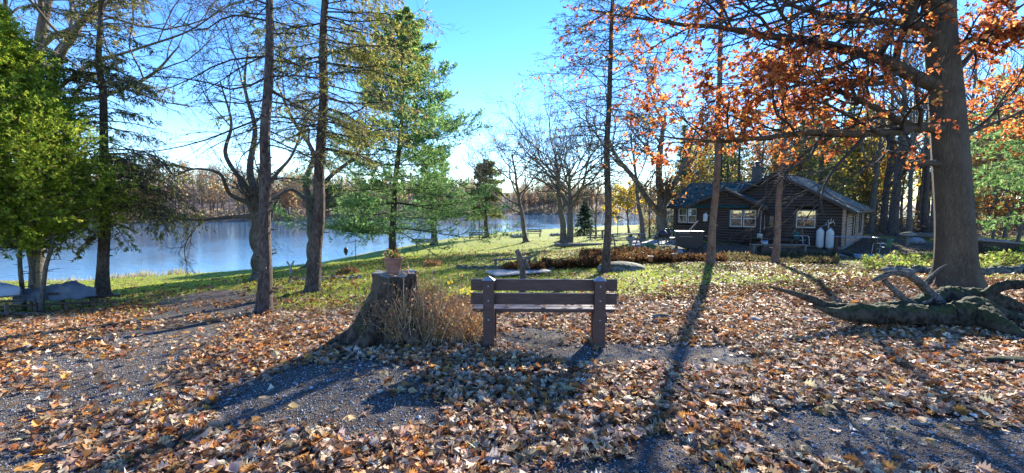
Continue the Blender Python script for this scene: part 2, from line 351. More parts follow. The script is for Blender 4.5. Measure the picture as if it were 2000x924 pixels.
T_TUFT = (np.array([(0, 0, 0), (.6, .32, .05), (1, .5, .1), (.7, .0, .06), (1.05, 0, .0), (.6, -.32, -.05), (1, -.5, -.1)]), np.array([(0, 1, 2), (0, 2, 3), (0, 3, 4), (0, 5, 6), (0, 6, 3)]))
def leaves(mb, pos, d, size, wid, T, cols, mi=0, curl=0, up=None, rg=None):
    rg = rg or rng; n = len(pos); V, Fc = T
    d = nrm(d); q = rg.normal(size=d.shape) if up is None else np.array([0, 0, 1.0]) + rg.normal(0, up, d.shape)
    nn = nrm(q - (q * d).sum(-1, keepdims=True) * d); ww = np.cross(d, nn)
    size = np.broadcast_to(size, (n,))[:, None, None]
    a = V[None, :, 0:1]; b = V[None, :, 1:2] * wid; c = V[None, :, 2:3]
    if curl: c = c + (np.clip(rg.normal(0, curl, (n, 1, 1)), -1, 1) * (a - .4) ** 2 * 1.6 + np.clip(rg.normal(0, curl, (n, 1, 1)), -1, 1) * np.minimum(np.abs(b) * 2, .8) ** 2 * .45)
    v = pos[:, None] + size * (a * d[:, None] + b * ww[:, None] + c * nn[:, None])
    f = (Fc[None] + (np.arange(n) * len(V))[:, None, None]).reshape(-1, Fc.shape[1])
    mb.add(v, f, np.repeat(cols, len(V), axis=0), mi)
def pal(cols, n, w=None, jit=.18, rg=None):
    rg = rg or rng; c = np.array(cols)[rg.choice(len(cols), n, p=None if w is None else np.array(w) / sum(w))]
    return np.clip(c * np.exp(rg.normal(0, jit, (n, 1))) * np.exp(rg.normal(0, .05, (n, 3))), 0, .95)
def on_twigs(P, k, t0=.1, t1=1.0, rg=None):
    rg = rg or rng; t = rg.uniform(t0, t1, (len(P), k)); p, T = interp_poly(P, t); return p.reshape(-1, 3), T.reshape(-1, 3)
def tag(o, label=None, cat=None, group=None, kind=None):
    if label: o['label'] = label
    if cat: o['category'] = cat
    if group: o['group'] = group
    if kind: o['kind'] = kind
    return o
def thing(name, label, cat, loc=(0, 0, 0), rz=0, group=None):
    o = bpy.data.objects.new(name, None); COL.objects.link(o); o.location = loc; o.rotation_euler = (0, 0, rz); o.empty_display_size = .2
    return tag(o, label, cat, group)
def dup(o, loc, rz=0, sc=1, label=None, group=None):
    r = o.copy(); COL.objects.link(r); r.location = loc; r.rotation_euler = (0, 0, rz); r.scale = (sc,) * 3 if np.isscalar(sc) else sc
    if label: r['label'] = label
    if group: r['group'] = group
    for ch in list(o.children):
        c = ch.copy(); COL.objects.link(c); c.parent = r
        for g in ch.children:
            e = g.copy(); COL.objects.link(e); e.parent = c
    return r
# ================================================================= GROUND
def graded(lo, hi, d0, g, c0, c1):
    "grid lines: fine (d0) inside c0..c1, growing by g outside"
    a = list(np.arange(c0, c1 + 1e-6, d0)); d = d0; x = a[-1]
    while x < hi: d = min(d * g, 14); x += d; a.append(x)
    d = d0; x = a[0]; pre = []
    while x > lo: d = min(d * g, 14); x -= d; pre.append(x)
    return np.array(pre[::-1] + a)
gx = graded(-700, 700, .16, 1.035, -9, 11); gy = graded(-60, 700, .16, 1.03, 1.5, 15)
GX, GY = np.meshgrid(gx, gy); GZZ = GZ(GX, GY)
GRAVEL = [(*gnd(620, 755)[:2], 1.0, .72), (*gnd(760, 800)[:2], .5, .4), (*gnd(1240, 682)[:2], 1.15, .42), (*gnd(1040, 650)[:2], .55, .5), (*gnd(1400, 705)[:2], .5, .2),
          (*gnd(1760, 860)[:2], 1.0, .42), (*gnd(2020, 900)[:2], .8, .4), (*gnd(1310, 895)[:2], .22, .25), (*gnd(1150, 925)[:2], .5, .12)]
ROAD = np.array([gnd(-150, 900)[:2], gnd(60, 770)[:2], gnd(230, 675)[:2], gnd(330, 625, -.1)[:2], gnd(420, 588, -.3)[:2], gnd(400, 570, -.5)[:2]])
def gravel_f(x, y):
    g = np.zeros(np.shape(x)); wob = .22 * nz(x, y, 3.1) + .12 * nz(x, y, 9, 2)
    for cx, cyy, rx, ry in GRAVEL:
        g = np.maximum(g, np.clip((1.25 - np.hypot((x - cx) / rx, (y - cyy) / ry) + wob) * 2.2, 0, 1))
    return g
def road_f(x, y):
    d = pdist(np.asarray(x), np.asarray(y), ROAD); wob = .3 * nz(x, y, 2.3, 5)
    return np.clip((1.4 - d + wob) * 1.6, 0, 1)
def grass_f(x, y):
    "how grassy the ground is"
    a = np.clip((y - 7.2 + .9 * nz(x, y, 1.0, 7)) / 3.2, 0, 1)
    a = a * np.clip(1.1 - road_f(x, y) * 1.2, 0, 1)
    under = np.exp(-(((x - 3) / 9) ** 2 + ((y - 27) / 9) ** 2)) * .55        # fallen leaves under the shore trees
    cab = 1.3 * np.exp(-(((x - 14.5) / 5.5) ** 2 + ((y - 23.5) / 4.5) ** 2)) + 1.2 * np.exp(-(((x - 23.5) / 6) ** 2 + ((y - 28) / 6) ** 2)) + .75 * np.exp(-(((x - 8) / 5.5) ** 2 + ((y - 17.5) / 2.6) ** 2))
    woods = np.clip((x - .62 * y - 4) / 6, 0, 1) * np.clip((y - 26) / 8, 0, 1)
    return np.clip(a * (1 - .8 * woods) * np.clip(1 - cab, .1, 1) - under * .5 + .12 * nz(x, y, 1.7, 9), 0, 1)
def litter_f(x, y):
    "how many fallen leaves, 0..1"
    near = np.clip(1 - (y - 6.9 + 1.0 * nz(x, y, .9, 4) - np.clip(x - 1, 0, 3) * .5) / 2.6, 0, 1)
    right = np.clip((x - 3.5) / 4, 0, 1) * np.clip(1 - (y - 15) / 6, .25, 1)
    mid = .2 + .26 * nz(x, y, .8, 11)
    shore = np.exp(-(((x - 3) / 9) ** 2 + ((y - 27) / 9) ** 2)) * .9
    leftw = np.exp(-(((x + 9) / 5) ** 2 + ((y - 9.5) / 3) ** 2)) * .7
    d = np.maximum.reduce([near, right * (.8 + .5 * nz(x, y, 1.3, 2)), mid * np.clip(1 - (y - 16) / 12, .1, 1), shore, leftw])
    return np.clip(d * (1 - .982 * gravel_f(x, y)) * (1 - .95 * road_f(x, y) * np.clip(.95 + .6 * nz(x, y * 1.6, 1.7, 31), .35, 1)), 0.015, 1)
GR = gravel_f(GX, GY); RD = road_f(GX, GY); GS = grass_f(GX, GY)
dn_ = pdist(GX.ravel(), GY.ravel(), NEAR).reshape(GX.shape); landm = GY < np.interp(GX, NEAR[:, 0], NEAR[:, 1]); farm = GY > np.interp(GX, FAR[:, 0], FAR[:, 1])
mb = MB(); nx, ny = len(gx), len(gy)
i = np.arange(ny - 1)[:, None]; j = np.arange(nx - 1)[None]
fc = np.stack([i * nx + j, i * nx + j + 1, (i + 1) * nx + j + 1, (i + 1) * nx + j], -1).reshape(-1, 4)
shore_ = np.clip(1 - dn_ / 1.6, 0, 1) * landm
cc = np.stack([np.maximum(GR, RD * .75), np.where(landm, GS, 0), np.maximum(shore_, farm * 1.0 * .5)], -1).reshape(-1, 3)
mb.add(np.stack([GX, GY, GZZ], -1), fc, cc)
def groundmat():
    m, n, out = newmat('ground'); L = n.links.new
    tc = N(n, 'ShaderNodeTexCoord'); O = tc.outputs['Object']
    a = N(n, 'ShaderNodeAttribute', attribute_name='Col'); sp = N(n, 'ShaderNodeSeparateColor'); L(a.outputs['Color'], sp.inputs[0])
    n1 = N(n, 'ShaderNodeTexNoise', Scale=1.1, Detail=8, Roughness=.65); n2 = N(n, 'ShaderNodeTexNoise', Scale=26, Detail=6, Roughness=.75); n3 = N(n, 'ShaderNodeTexVoronoi', Scale=85); n4 = N(n, 'ShaderNodeTexVoronoi', Scale=13, Randomness=1)
    for q in (n1, n2, n3, n4): L(O, q.inputs['Vector'])
    soil = ramp(n, n2.outputs['Fac'], [(.3, (.045, .03, .022)), (.5, (.11, .07, .045)), (.7, (.22, .145, .1))])
    grass = ramp(n, n2.outputs['Fac'], [(.3, (.11, .14, .014)), (.5, (.26, .32, .03)), (.72, (.42, .45, .055))])
    dry = ramp(n, n2.outputs['Fac'], [(.3, (.1, .07, .03)), (.7, (.3, .23, .11))])
    grav = ramp(n, n3.outputs['Distance'], [(.1, (.3, .285, .265)), (.4, (.17, .163, .155)), (.65, (.04, .04, .04))])
    gcol = N(n, 'ShaderNodeMixRGB'); L(ramp(n, n1.outputs['Fac'], [(.42, (0, 0, 0)), (.62, (.55, .55, .55))]), gcol.inputs[0]); L(grass, gcol.inputs[1]); L(dry, gcol.inputs[2])
    def mixf(f, c1, c2):
        q = N(n, 'ShaderNodeMixRGB'); L(f, q.inputs[0]); L(c1, q.inputs[1]); L(c2, q.inputs[2]); return q.outputs[0]
    def soft(src, w=.5):
        q = N(n, 'ShaderNodeMath', operation='MULTIPLY_ADD'); L(n2.outputs['Fac'], q.inputs[0]); q.inputs[1].default_value = w; L(src, q.inputs[2])
        return ramp(n, q.outputs[0], [(.25 + w / 2, (0, 0, 0)), (min(.6 + w / 2, 1), (1, 1, 1))])
    c = mixf(soft(sp.outputs[1]), soil, gcol.outputs[0])
    gr2 = N(n, 'ShaderNodeMixRGB'); L(ramp(n, n4.outputs['Distance'], [(.3, (0, 0, 0)), (.75, (.8, .8, .8))]), gr2.inputs[0]); L(grav, gr2.inputs[1]); gr2.inputs[2].default_value = (.12, .09, .06, 1)
    gr3 = N(n, 'ShaderNodeMixRGB'); L(ramp(n, n1.outputs['Fac'], [(.45, (0, 0, 0)), (.65, (.6, .6, .6))]), gr3.inputs[0]); L(gr2.outputs[0], gr3.inputs[1]); L(soil, gr3.inputs[2])
    c = mixf(soft(sp.outputs[0], .4), c, gr3.outputs[0])
    sand = ramp(n, n2.outputs['Fac'], [(.3, (.22, .17, .11)), (.7, (.4, .33, .23))])
    c = mixf(sp.outputs[2], c, sand)
    b = N(n, 'ShaderNodeBsdfPrincipled', Roughness=.9); b.inputs['Specular IOR Level'].default_value = .2; L(c, b.inputs['Base Color'])
    ad = N(n, 'ShaderNodeMath', operation='ADD'); L(n2.outputs['Fac'], ad.inputs[0]); L(n3.outputs['Distance'], ad.inputs[1])
    bp = N(n, 'ShaderNodeBump', Strength=.9, Distance=.025); L(ad.outputs[0], bp.inputs['Height']); L(bp.outputs[0], b.inputs['Normal'])
    L(b.outputs[0], out.inputs[0]); return m
M['ground'] = groundmat()
tag(mb.build('ground', M['ground']), kind='structure')
def watermat():
    m, n, out = newmat('river_water'); L = n.links.new
    tc = N(n, 'ShaderNodeTexCoord'); mp = N(n, 'ShaderNodeMapping'); mp.inputs['Scale'].default_value = (.5, 1.3, 1); mp.inputs['Rotation'].default_value = (0, 0, R_(-25)); L(tc.outputs['Object'], mp.inputs[0])
    a = N(n, 'ShaderNodeTexNoise', Scale=1.6, Detail=5, Roughness=.6); c = N(n, 'ShaderNodeTexNoise', Scale=.06, Detail=3); L(mp.outputs[0], a.inputs['Vector']); L(tc.outputs['Object'], c.inputs['Vector'])
    bp = N(n, 'ShaderNodeBump', Distance=.05); L(a.outputs['Fac'], bp.inputs['Height'])
    r = ramp(n, c.outputs['Fac'], [(.38, (.25, .25, .25)), (.6, (.8, .8, .8))]); L(r, bp.inputs['Strength'])
    b = N(n, 'ShaderNodeBsdfPrincipled', Roughness=.05); b.inputs['IOR'].default_value = 1.33; b.inputs['Base Color'].default_value = (.03, .13, .24, 1); b.inputs['Specular IOR Level'].default_value = .8
    L(bp.outputs[0], b.inputs['Normal']); L(b.outputs[0], out.inputs[0]); return m
mb = MB(); mb.add([(-700, -60, -3.02), (700, -60, -3.02), (700, 420, -3.02), (-700, 420, -3.02)], [(0, 1, 2, 3)])
M['water'] = watermat()
tag(mb.build('river_water', M['water']), kind='structure')
# ---------------------------------------------------------------- fallen leaves (uncountable)
LIT = [(.64, .48, .32), (.52, .37, .24), (.44, .3, .19), (.3, .18, .1), (.17, .095, .055), (.52, .23, .065), (.64, .3, .08), (.36, .13, .045), (.72, .6, .45)]
LW = [18, 18, 15, 14, 12, 7, 4, 6, 7]
def scatter(n, y0, y1, slope=1.42, add=1.5, pw=1.0):
    y = y0 + (y1 - y0) * rng.uniform(0, 1, n) ** pw; x = rng.uniform(-1, 1, n) * (y * slope + add); return x, y
def carpet(name, label, n, y0, y1, smin, smax, T, tilt, zr, wd, dens=1.0, pw=1.0, curl=.3):
    x, y = scatter(n, y0, y1, pw=pw)
    keep = (rng.uniform(0, 1, n) < litter_f(x, y) * dens) & (y < np.interp(x, NEAR[:, 0], NEAR[:, 1]) - .8)
    x, y = x[keep], y[keep]; n = len(x)
    g = gravel_f(x, y)
    z = GZ(x, y) + .006 + rng.uniform(0, zr, n) * (1 - .8 * g)
    yaw = rng.uniform(0, 2 * np.pi, n); ti = rng.normal(0, tilt, n) * (1 - .6 * g)
    d = np.stack([np.cos(yaw) * np.cos(ti), np.sin(yaw) * np.cos(ti), np.sin(ti)], -1)
    # patchy tone: some drifts paler, some rustier
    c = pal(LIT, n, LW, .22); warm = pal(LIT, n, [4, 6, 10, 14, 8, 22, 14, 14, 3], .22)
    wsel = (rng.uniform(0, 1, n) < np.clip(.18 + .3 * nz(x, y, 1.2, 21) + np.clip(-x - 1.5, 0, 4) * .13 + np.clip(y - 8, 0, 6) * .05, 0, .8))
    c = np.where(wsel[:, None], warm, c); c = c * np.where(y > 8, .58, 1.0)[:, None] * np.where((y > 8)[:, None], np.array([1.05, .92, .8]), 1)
    m = MB(); sz = rng.uniform(smin, smax, n); sz = sz * (1 + .3 * (rng.uniform(0, 1, n) < .1))
    leaves(m, np.stack([x, y, z], -1) - d * sz[:, None] * .5 + np.array([0, 0, 1.0]) * np.abs(ti)[:, None] * sz[:, None] * .45, d, sz, wd, T, c, curl=curl, up=.38)
    print(name, n)
    return tag(m.build(name, M['litter']), label, 'fallen leaves', kind='stuff')
carpet('fallen_beech_leaves', 'small curled brown and cream leaves mixed through the litter before the bench', 50000, 1.9, 9.5, .03, .075, T_LEAF, .25, .03, 1.05, dens=.85, pw=.85, curl=.8)
carpet('fallen_oak_leaves', 'curled tan and rust oak leaves littering the gravel in front of the bench', 60000, 1.9, 9.5, .045, .092, T_OAK, .17, .04, 1.25, dens=.85, pw=.85, curl=.6)
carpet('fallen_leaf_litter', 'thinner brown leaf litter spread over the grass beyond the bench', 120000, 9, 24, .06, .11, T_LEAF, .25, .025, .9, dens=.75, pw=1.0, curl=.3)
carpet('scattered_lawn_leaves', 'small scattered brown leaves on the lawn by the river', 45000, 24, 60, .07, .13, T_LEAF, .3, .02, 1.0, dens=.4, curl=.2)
# big star shaped leaves that stand out on top
def big_leaves():
    x, y = scatter(330, 2.3, 8, pw=.9); z = GZ(x, y) + .055; n = len(x); yaw = rng.uniform(0, 6.28, n)
    m = MB()
    for k, (da, s) in enumerate(((0, 1), (.75, .8), (-.75, .8), (1.6, .5), (-1.6, .5))):
        d = np.stack([np.cos(yaw + da), np.sin(yaw + da), rng.normal(.05, .1, n)], -1)
        r2 = np.random.default_rng(3)
        leaves(m, np.stack([x, y, z], -1), d, .085 * s, .9, T_LEAF, pal([(.5, .26, .07), (.42, .15, .04), (.5, .33, .15), (.45, .3, .16)], n, rg=r2), curl=.25, up=.15)
    tag(m.build('fallen_maple_leaves', M['litter']), 'broad orange and tan maple leaves lying on top of the leaf litter', 'fallen leaves', kind='stuff')
big_leaves()
# pebbles on the gravel
def pebbles():
    m = MB(); x, y = scatter(90000, 2.0, 6.5, pw=.8); g = np.maximum(gravel_f(x, y), road_f(x, y) * .6); k = rng.uniform(0, 1, len(x)) < g * .8; x, y = x[k], y[k]
    z = GZ(x, y); n = len(x); base = np.array([(1, 0, 0), (0, 1, 0), (-1, 0, 0), (0, -1, 0), (0, 0, .7), (0, 0, -.5)])
    s = .0035 + .0085 * rng.uniform(0, 1, (n, 1, 1)) ** 1.8 + .014 * (rng.uniform(0, 1, (n, 1, 1)) > .985); sc = rng.uniform(.6, 1.3, (n, 6, 3)); a = rng.uniform(0, 6.28, n)
    v = base[None] * sc * s; c, sn = np.cos(a)[:, None], np.sin(a)[:, None]
    v = np.stack([v[..., 0] * c - v[..., 1] * sn, v[..., 0] * sn + v[..., 1] * c, v[..., 2]], -1) + np.stack([x, y, z + .004], -1)[:, None]
    f = np.array([(0, 1, 4), (1, 2, 4), (2, 3, 4), (3, 0, 4), (1, 0, 5), (2, 1, 5), (3, 2, 5), (0, 3, 5)])
    m.add(v, (f[None] + (np.arange(n) * 6)[:, None, None]).reshape(-1, 3), np.repeat(pal([(.28, .275, .27), (.17, .168, .166), (.42, .41, .4), (.32, .27, .22)], n, [5, 5, 2, 1]), 6, axis=0))
    mm, nn, out = newmat('pebbles'); at_ = N(nn, 'ShaderNodeAttribute', attribute_name='Col'); b = N(nn, 'ShaderNodeBsdfPrincipled', Roughness=.7)
    nn.links.new(at_.outputs['Color'], b.inputs['Base Color']); nn.links.new(b.outputs[0], out.inputs[0])
    tag(m.build('gravel_stones', mm, smooth=False), 'loose grey crushed gravel showing between the leaves', 'gravel', kind='stuff'); print('pebbles', n)
pebbles()
# twigs on the ground
def litter_twigs():
    x, y = scatter(500, 2.2, 9); n = len(x); a = rng.uniform(0, 6.28, n); L = rng.uniform(.06, .28, n)
    p0 = np.stack([x, y, GZ(x, y) + .03], -1); pts = [p0]
    for k in range(3):
        a = a + rng.normal(0, .35, n); p0 = p0 + np.stack([np.cos(a), np.sin(a), rng.normal(0, .08, n)], -1) * (L / 3)[:, None]; pts.append(p0)
    P = np.stack(pts, 1); m = MB(); v, f = tubes(P, np.tile([.004, .0035, .003, .002], (n, 1)), 4); m.add(v, f)
    tag(m.build('fallen_twigs', M['twig_pale']), 'thin broken twigs lying among the fallen leaves', 'twigs', kind='stuff')
litter_twigs()
# grass blades
def grass():
    m = MB()
    for cnt, y0, y1, h0, h1 in ((120000, 6.5, 16, .02, .06), (90000, 16, 34, .03, .08)):
        x, y = scatter(cnt, y0, y1); g = grass_f(x, y); k = (rng.uniform(0, 1, cnt) < g * (1 - .7 * litter_f(x, y))) & (y < np.interp(x, NEAR[:, 0], NEAR[:, 1]) - .3); x, y = x[k], y[k]; n = len(x)
        d = rng.normal(0, .45, (n, 3)); d[:, 2] = 1
        leaves(m, np.stack([x, y, GZ(x, y)], -1), d, rng.uniform(h0, h1, n) * 1.3, .28, T_NEEDLE, pal([(.22, .33, .035), (.36, .46, .045), (.5, .5, .08), (.45, .36, .14)], n, [4, 5, 3, 1.5]))
    tag(m.build('grass', M['grass']), 'short yellow green lawn grass', 'grass', kind='stuff')
    # tall dry grass on the bank
    m = MB(); n = 9000; t = rng.uniform(0, 1, n); seg = NEAR[2:11]; s = t * (len(seg) - 1); i = s.astype(int); f = (s - i)[:, None]; p = seg[i] * (1 - f) + seg[i + 1] * f
    p = p + rng.normal(0, .35, p.shape) + np.array([.5, -.9]); d = rng.normal(0, .3, (n, 3)); d[:, 2] = 1
    tall = np.where((p[:, 0] < -20) & (p[:, 0] > -27), rng.uniform(.2, .85, n) * (.6 + .5 * nz(p[:, 0], p[:, 1], 1.3)), rng.uniform(.04, .22, n))
    leaves(m, np.c_[p, GZ(p[:, 0], p[:, 1])], d, tall, .07, T_NEEDLE, pal([(.42, .33, .16), (.3, .28, .1), (.5, .42, .25)], n))
    tag(m.build('reed_grass', M['grass']), 'tall straw coloured grass fringing the river edge', 'grass', kind='stuff')
grass()
# ================================================================= TREES
P_SPR = [(.1, .14, .04), (.17, .2, .05), (.25, .25, .06), (.28, .22, .07)]
P_SPRY = [(.22, .26, .06), (.3, .32, .07), (.38, .36, .08), (.32, .22, .08), (.12, .17, .04)]
P_PINE = [(.13, .28, .08), (.2, .39, .11), (.3, .48, .15), (.4, .54, .2)]
P_BLUE = [(.05, .09, .06), (.08, .13, .08)]
P_OAK = [(.48, .12, .045), (.6, .19, .055), (.74, .3, .07), (.8, .42, .12), (.3, .08, .04), (.66, .26, .09)]
P_YEL = [(.7, .5, .06), (.75, .58, .1), (.6, .42, .05), (.55, .45, .1)]
P_ORG = [(.5, .2, .04), (.6, .28, .06), (.4, .14, .03), (.5, .32, .08)]
def trunk_line(base, top, m=10, wob=.05, rg=None, kink=None):
    rg = rg or rng; t = np.linspace(0, 1, m)[:, None]; p = base + (np.array(top) - base) * t
    w = np.cumsum(rg.normal(0, wob, (m, 2)), 0); w = w - w[:1] - (w[-1:] - w[:1]) * t; p[:, :2] += w
    return p
def flare(Rr, k=1.35):
    Rr = Rr.copy(); n = len(Rr); Rr[0] *= k; return Rr
def root_buttress(mb, base, r, n=5, L=2.2, rg=None, mi=0):
    rg = rg or rng
    for i in range(n):
        a = i * 6.283 / n + rg.normal(0, .3); d = np.array([math.cos(a), math.sin(a), 0]); l = r * L * rg.uniform(.7, 1.2)
        p = [base + d * r * .3 + [0, 0, r * 1.5], base + d * r * .95 + [0, 0, r * .3], base + d * (r + l * .5) + [0, 0, -.02], base + d * (r + l) + [0, 0, -.12]]
        mb.tube(smooth_line(p, 8), np.linspace(r * .5, r * .15, 8), 7, cap=False, mi=mi)
def tree_root(name, label, cat, base, group=None): return thing(name, label, cat, tuple(base), 0, group)
def bare_tree(name, label, base, top, r, seed, k=(9, 7, 6, 5), L=(.6, .55, .5, .45), ang=(.75, .7, .7, .7), t0=.35, up=(.1, .05, .02, 0), wig=(.14, .2, .22, .25), bark='bark_grey', twig='twig_grey',
              foliage=None, cat='tree', group=None, extra=None, rt=.35, m0=10, wob=.05, Lt=None, twr=.004, limb_rf=.5, buttress=True, sides=10):
    rg = np.random.default_rng(seed); base = np.array(base, float); top = np.array(top, float) - base; B = np.zeros(3)
    P = trunk_line(B, top, m0, wob, rg)[None]; Rr = (r * np.linspace(1, rt, m0))[None]; Rr[0, 0] *= 1.25
    root = tree_root(name, label, cat, base, group)
    tm = MB(); v, f = tubes(smooth_line(np.c_[P[0], Rr[0]], m0 * 3)[None, :, :3], smooth_line(np.c_[P[0], Rr[0]], m0 * 3)[None, :, 3], sides + 4); tm.add(v, f)
    if buttress: root_buttress(tm, B, r * 1.1, rg=rg)
    if extra is not None:
        for ex in extra:        # hand placed limbs: (x,y,z,r) rows in world space
            e = np.array(ex, float); e[:, :3] -= base; s = smooth_line(e, 4 * len(e)); v, f = tubes(s[None, :, :3], s[None, :, 3], 10); tm.add(v, f)
    lv = []; cur = (P, Rr)
    if extra is not None:
        allP = [P]; allR = [Rr]
        for ex in extra:
            e = np.array(ex, float); e[:, :3] -= base; s = smooth_line(e, m0); allP.append(s[None, :, :3]); allR.append(s[None, :, 3])
        cur = (np.concatenate(allP), np.concatenate(allR))
    cr = MB()
    for d in range(len(k)):
        m = (8, 6, 5, 4, 3)[d]
        P2, R2 = grow(*cur, k[d], t0 if d == 0 else .22, 1.0, L[d], ang[d], m, up[d], wig[d], limb_rf if d == 0 else .6, Lt=Lt if d == 0 else None, rmin=twr, rg=rg, tip=.35)
        v, f = tubes(P2, R2, (8, 6, 4, 3, 3)[d]); (tm if d == 0 else cr).add(v, f, mi=0)
        cur = (P2, R2)
    if foliage:
        frac, cnt, size, wid, cols, T = foliage; sel = rg.uniform(0, 1, len(cur[0])) < frac
        p, t = on_twigs(cur[0][sel], cnt, rg=rg)
        if len(p):
            leaves(cr, p, t + rg.normal(0, .7, p.shape) - [0, 0, .3], rg.uniform(.7, 1.2, len(p)) * size, wid, T, pal(cols, len(p), rg=rg), mi=1, curl=.3, rg=rg)
    tm.build('trunk', M[bark], root); cr.build('crown', [M[twig], M['leaf']], root)
    return root
def conifer(name, label, base, top, r, seed, nb=80, t0=.3, Lb=2.6, prof=None, drop=-.15, tipup=0.0, k2=12, k3=3, tuft=7, tsize=.13, wid=.3, cols=P_SPR, T=T_NEEDLE, bark='bark_spruce', twig='twig_dark',
            fol=None, az=None, rt=.25, group=None, cat='tree', dead=.2, hang=-.25, L2=.32, rb=.02, whorl=0, extra=None, wob=.04, stub=True, sides=12, ntr=12):
    rg = np.random.default_rng(seed); base = np.array(base, float); top = np.array(top, float) - base
    P = trunk_line(np.zeros(3), top, ntr, wob, rg); Rr = r * np.linspace(1, rt, ntr); Rr[0] *= 1.3
    root = tree_root(name, label, cat, base, group); tm = MB()
    s = smooth_line(np.c_[P, Rr], ntr * 4); v, f = tubes(s[None, :, :3], s[None, :, 3], sides); tm.add(v, f)
    root_buttress(tm, np.zeros(3), r * 1.1, 5, 1.3, rg)
    if stub:      # knots and broken stubs up the bare trunk
        ts = rg.uniform(.04, t0 + .1, 26)[None]; p, _ = interp_poly(P[None], ts); p = p[0]; a = rg.uniform(0, 6.28, 26); rr = np.interp(ts[0], np.linspace(0, 1, ntr), Rr)
        for q, aa, r1 in zip(p, a, rr):
            d = np.array([math.cos(aa), math.sin(aa), rg.uniform(-.2, .3)]); tm.tube([q + d * r1 * .8, q + d * (r1 + .03), q + d * (r1 + rg.uniform(.04, .14))], [.025, .016, .01], 5)
    t = np.sort(t0 + (1 - t0) * ((np.arange(nb) + rg.uniform(0, 1, nb)) / nb) ** .95); h = (t - t0) / (1 - t0)
    if whorl: g_ = np.arange(nb) // whorl; t = np.interp(g_, [0, g_.max()], [t0, .985]) + rg.normal(0, .004, nb); t = np.clip(t, t0, .995); h = (t - t0) / (1 - t0)
    p, _ = interp_poly(P[None], t[None]); p = p[0]; a = (np.arange(nb) * 2.399 + rg.normal(0, .3, nb)) % 6.283
    if az is not None: a = az(a, rg)
    ln = Lb * (prof(h) if prof else np.clip(1 - h, .06, 1) ** .8) * rg.uniform(.6, 1.12, nb)
    d = np.stack([np.cos(a), np.sin(a), (drop + .55 * h + rg.normal(0, .08, nb))], -1); d = nrm(d); pts = [p]; q = p; m = 8
    for j in range(m - 1):
        g = -.05 + (tipup * j / 3)
        d = nrm(d + np.array([0, 0, g]) + rg.normal(0, .06, d.shape)); q = q + d * (ln / (m - 1))[:, None]; pts.append(q)
    BP = np.stack(pts, 1); BR = (rb * (ln / Lb) ** .6)[:, None] * np.linspace(1, .2, m)[None] + .002
    if extra is not None:
        E = [smooth_line(np.array(e, float) - base, m) for e in extra]
        BP = np.concatenate([BP, np.stack(E)]); BR = np.concatenate([BR, np.tile(rb * 1.2 * np.linspace(1, .2, m), (len(E), 1))]); h = np.r_[h, np.full(len(E), .35)]
    v, f = tubes(BP, BR, 5); tm.add(v, f, mi=1)
    P2, R2 = grow(BP, BR, k2, .12, 1, L2, .95, 5, hang * .25 + tipup * .4, .09, .5, flat=True, rmin=.0025, tip=.4, Lt=lambda t: 1.25 - t * .75, rg=rg)
    cr = MB(); v, f = tubes(P2, R2, 3); cr.add(v, f)
    live = np.repeat(rg.uniform(0, 1, len(BP)) > dead * np.where(h < .35, 1.8, .6), k2)
    P3, R3 = grow(P2, R2, k3, .15, 1, .5, .7, 3, hang, .15, .6, rmin=.002, tip=.5, rg=rg); v, f = tubes(P3, R3, 3); cr.add(v, f)
    for PP, cnt, lv in ((P2[live], tuft, None), (P3[np.repeat(live, k3)], max(1, tuft * 2 // 3), None)):
        if not len(PP): continue
        pp, tt = on_twigs(PP, int(cnt * 1.7), .1, rg=rg); n = len(pp)
        if fol is not None:
            kk = rg.uniform(0, 1, n) < fol(pp + base, rg); pp, tt = pp[kk], tt[kk]; n = len(pp)
        if n: leaves(cr, pp, tt + rg.normal(0, .45, pp.shape) + [0, 0, tipup * 1.2 - .1], rg.uniform(.5, 1.2, n) * tsize * (.8 if T is T_NEEDLE else .9), wid * (.62 if T is T_NEEDLE else .8), T, pal(cols, n, jit=.25, rg=rg), mi=1, rg=rg)
    tm.build('trunk', [M[bark], M[twig]], root); cr.build('crown', [M[twig], M['needles']], root)
    return root
def up_to(u0, Y, utop, vtop, dY=0):
    b = gp(u0, Y); return b, at(utop, vtop, Y + dY)
G_SP = 'tall spruces standing between the bench and the river'
# spruce just left of the stump
b, t = up_to(515, 8.0, 524, -420)
ex = [np.array([at(523, 150, 8), at(460, 175, 7.9), at(380, 155, 7.7), at(290, 150, 7.5), at(215, 165, 7.3)]), np.array([at(522, 110, 8), at(440, 120, 7.8), at(350, 165, 7.6), at(260, 190, 7.4)]),
      np.array([at(523, 225, 8), at(450, 255, 8.2), at(380, 280, 8.3), at(300, 296, 8.4), at(230, 300, 8.5)]), np.array([at(520, 40, 8), at(450, 30, 7.8), at(390, 60, 7.6), at(330, 20, 7.4)]), np.array([at(523, 350, 8), at(560, 348, 8), at(640, 356, 8.1)]),
      np.array([at(527, 10, 8), at(470, -10, 7.8), at(400, -20, 7.5)])]
conifer('spruce_tree', 'slender dark spruce with a bare knotty trunk left of the leaning spruce', b, t, .125, 11, nb=70, t0=.33, Lb=2.2, k2=11, k3=3, tuft=5, tsize=.12, wid=.3, dead=.35, drop=-.12, extra=ex, group=G_SP,
        fol=lambda p, rg: np.clip(.25 + (p[:, 2] - 3.3) * .2, 0, .8), az=lambda a, rg: np.where(np.sin(a) < -.3, -a, a), rb=.017, rt=.15)
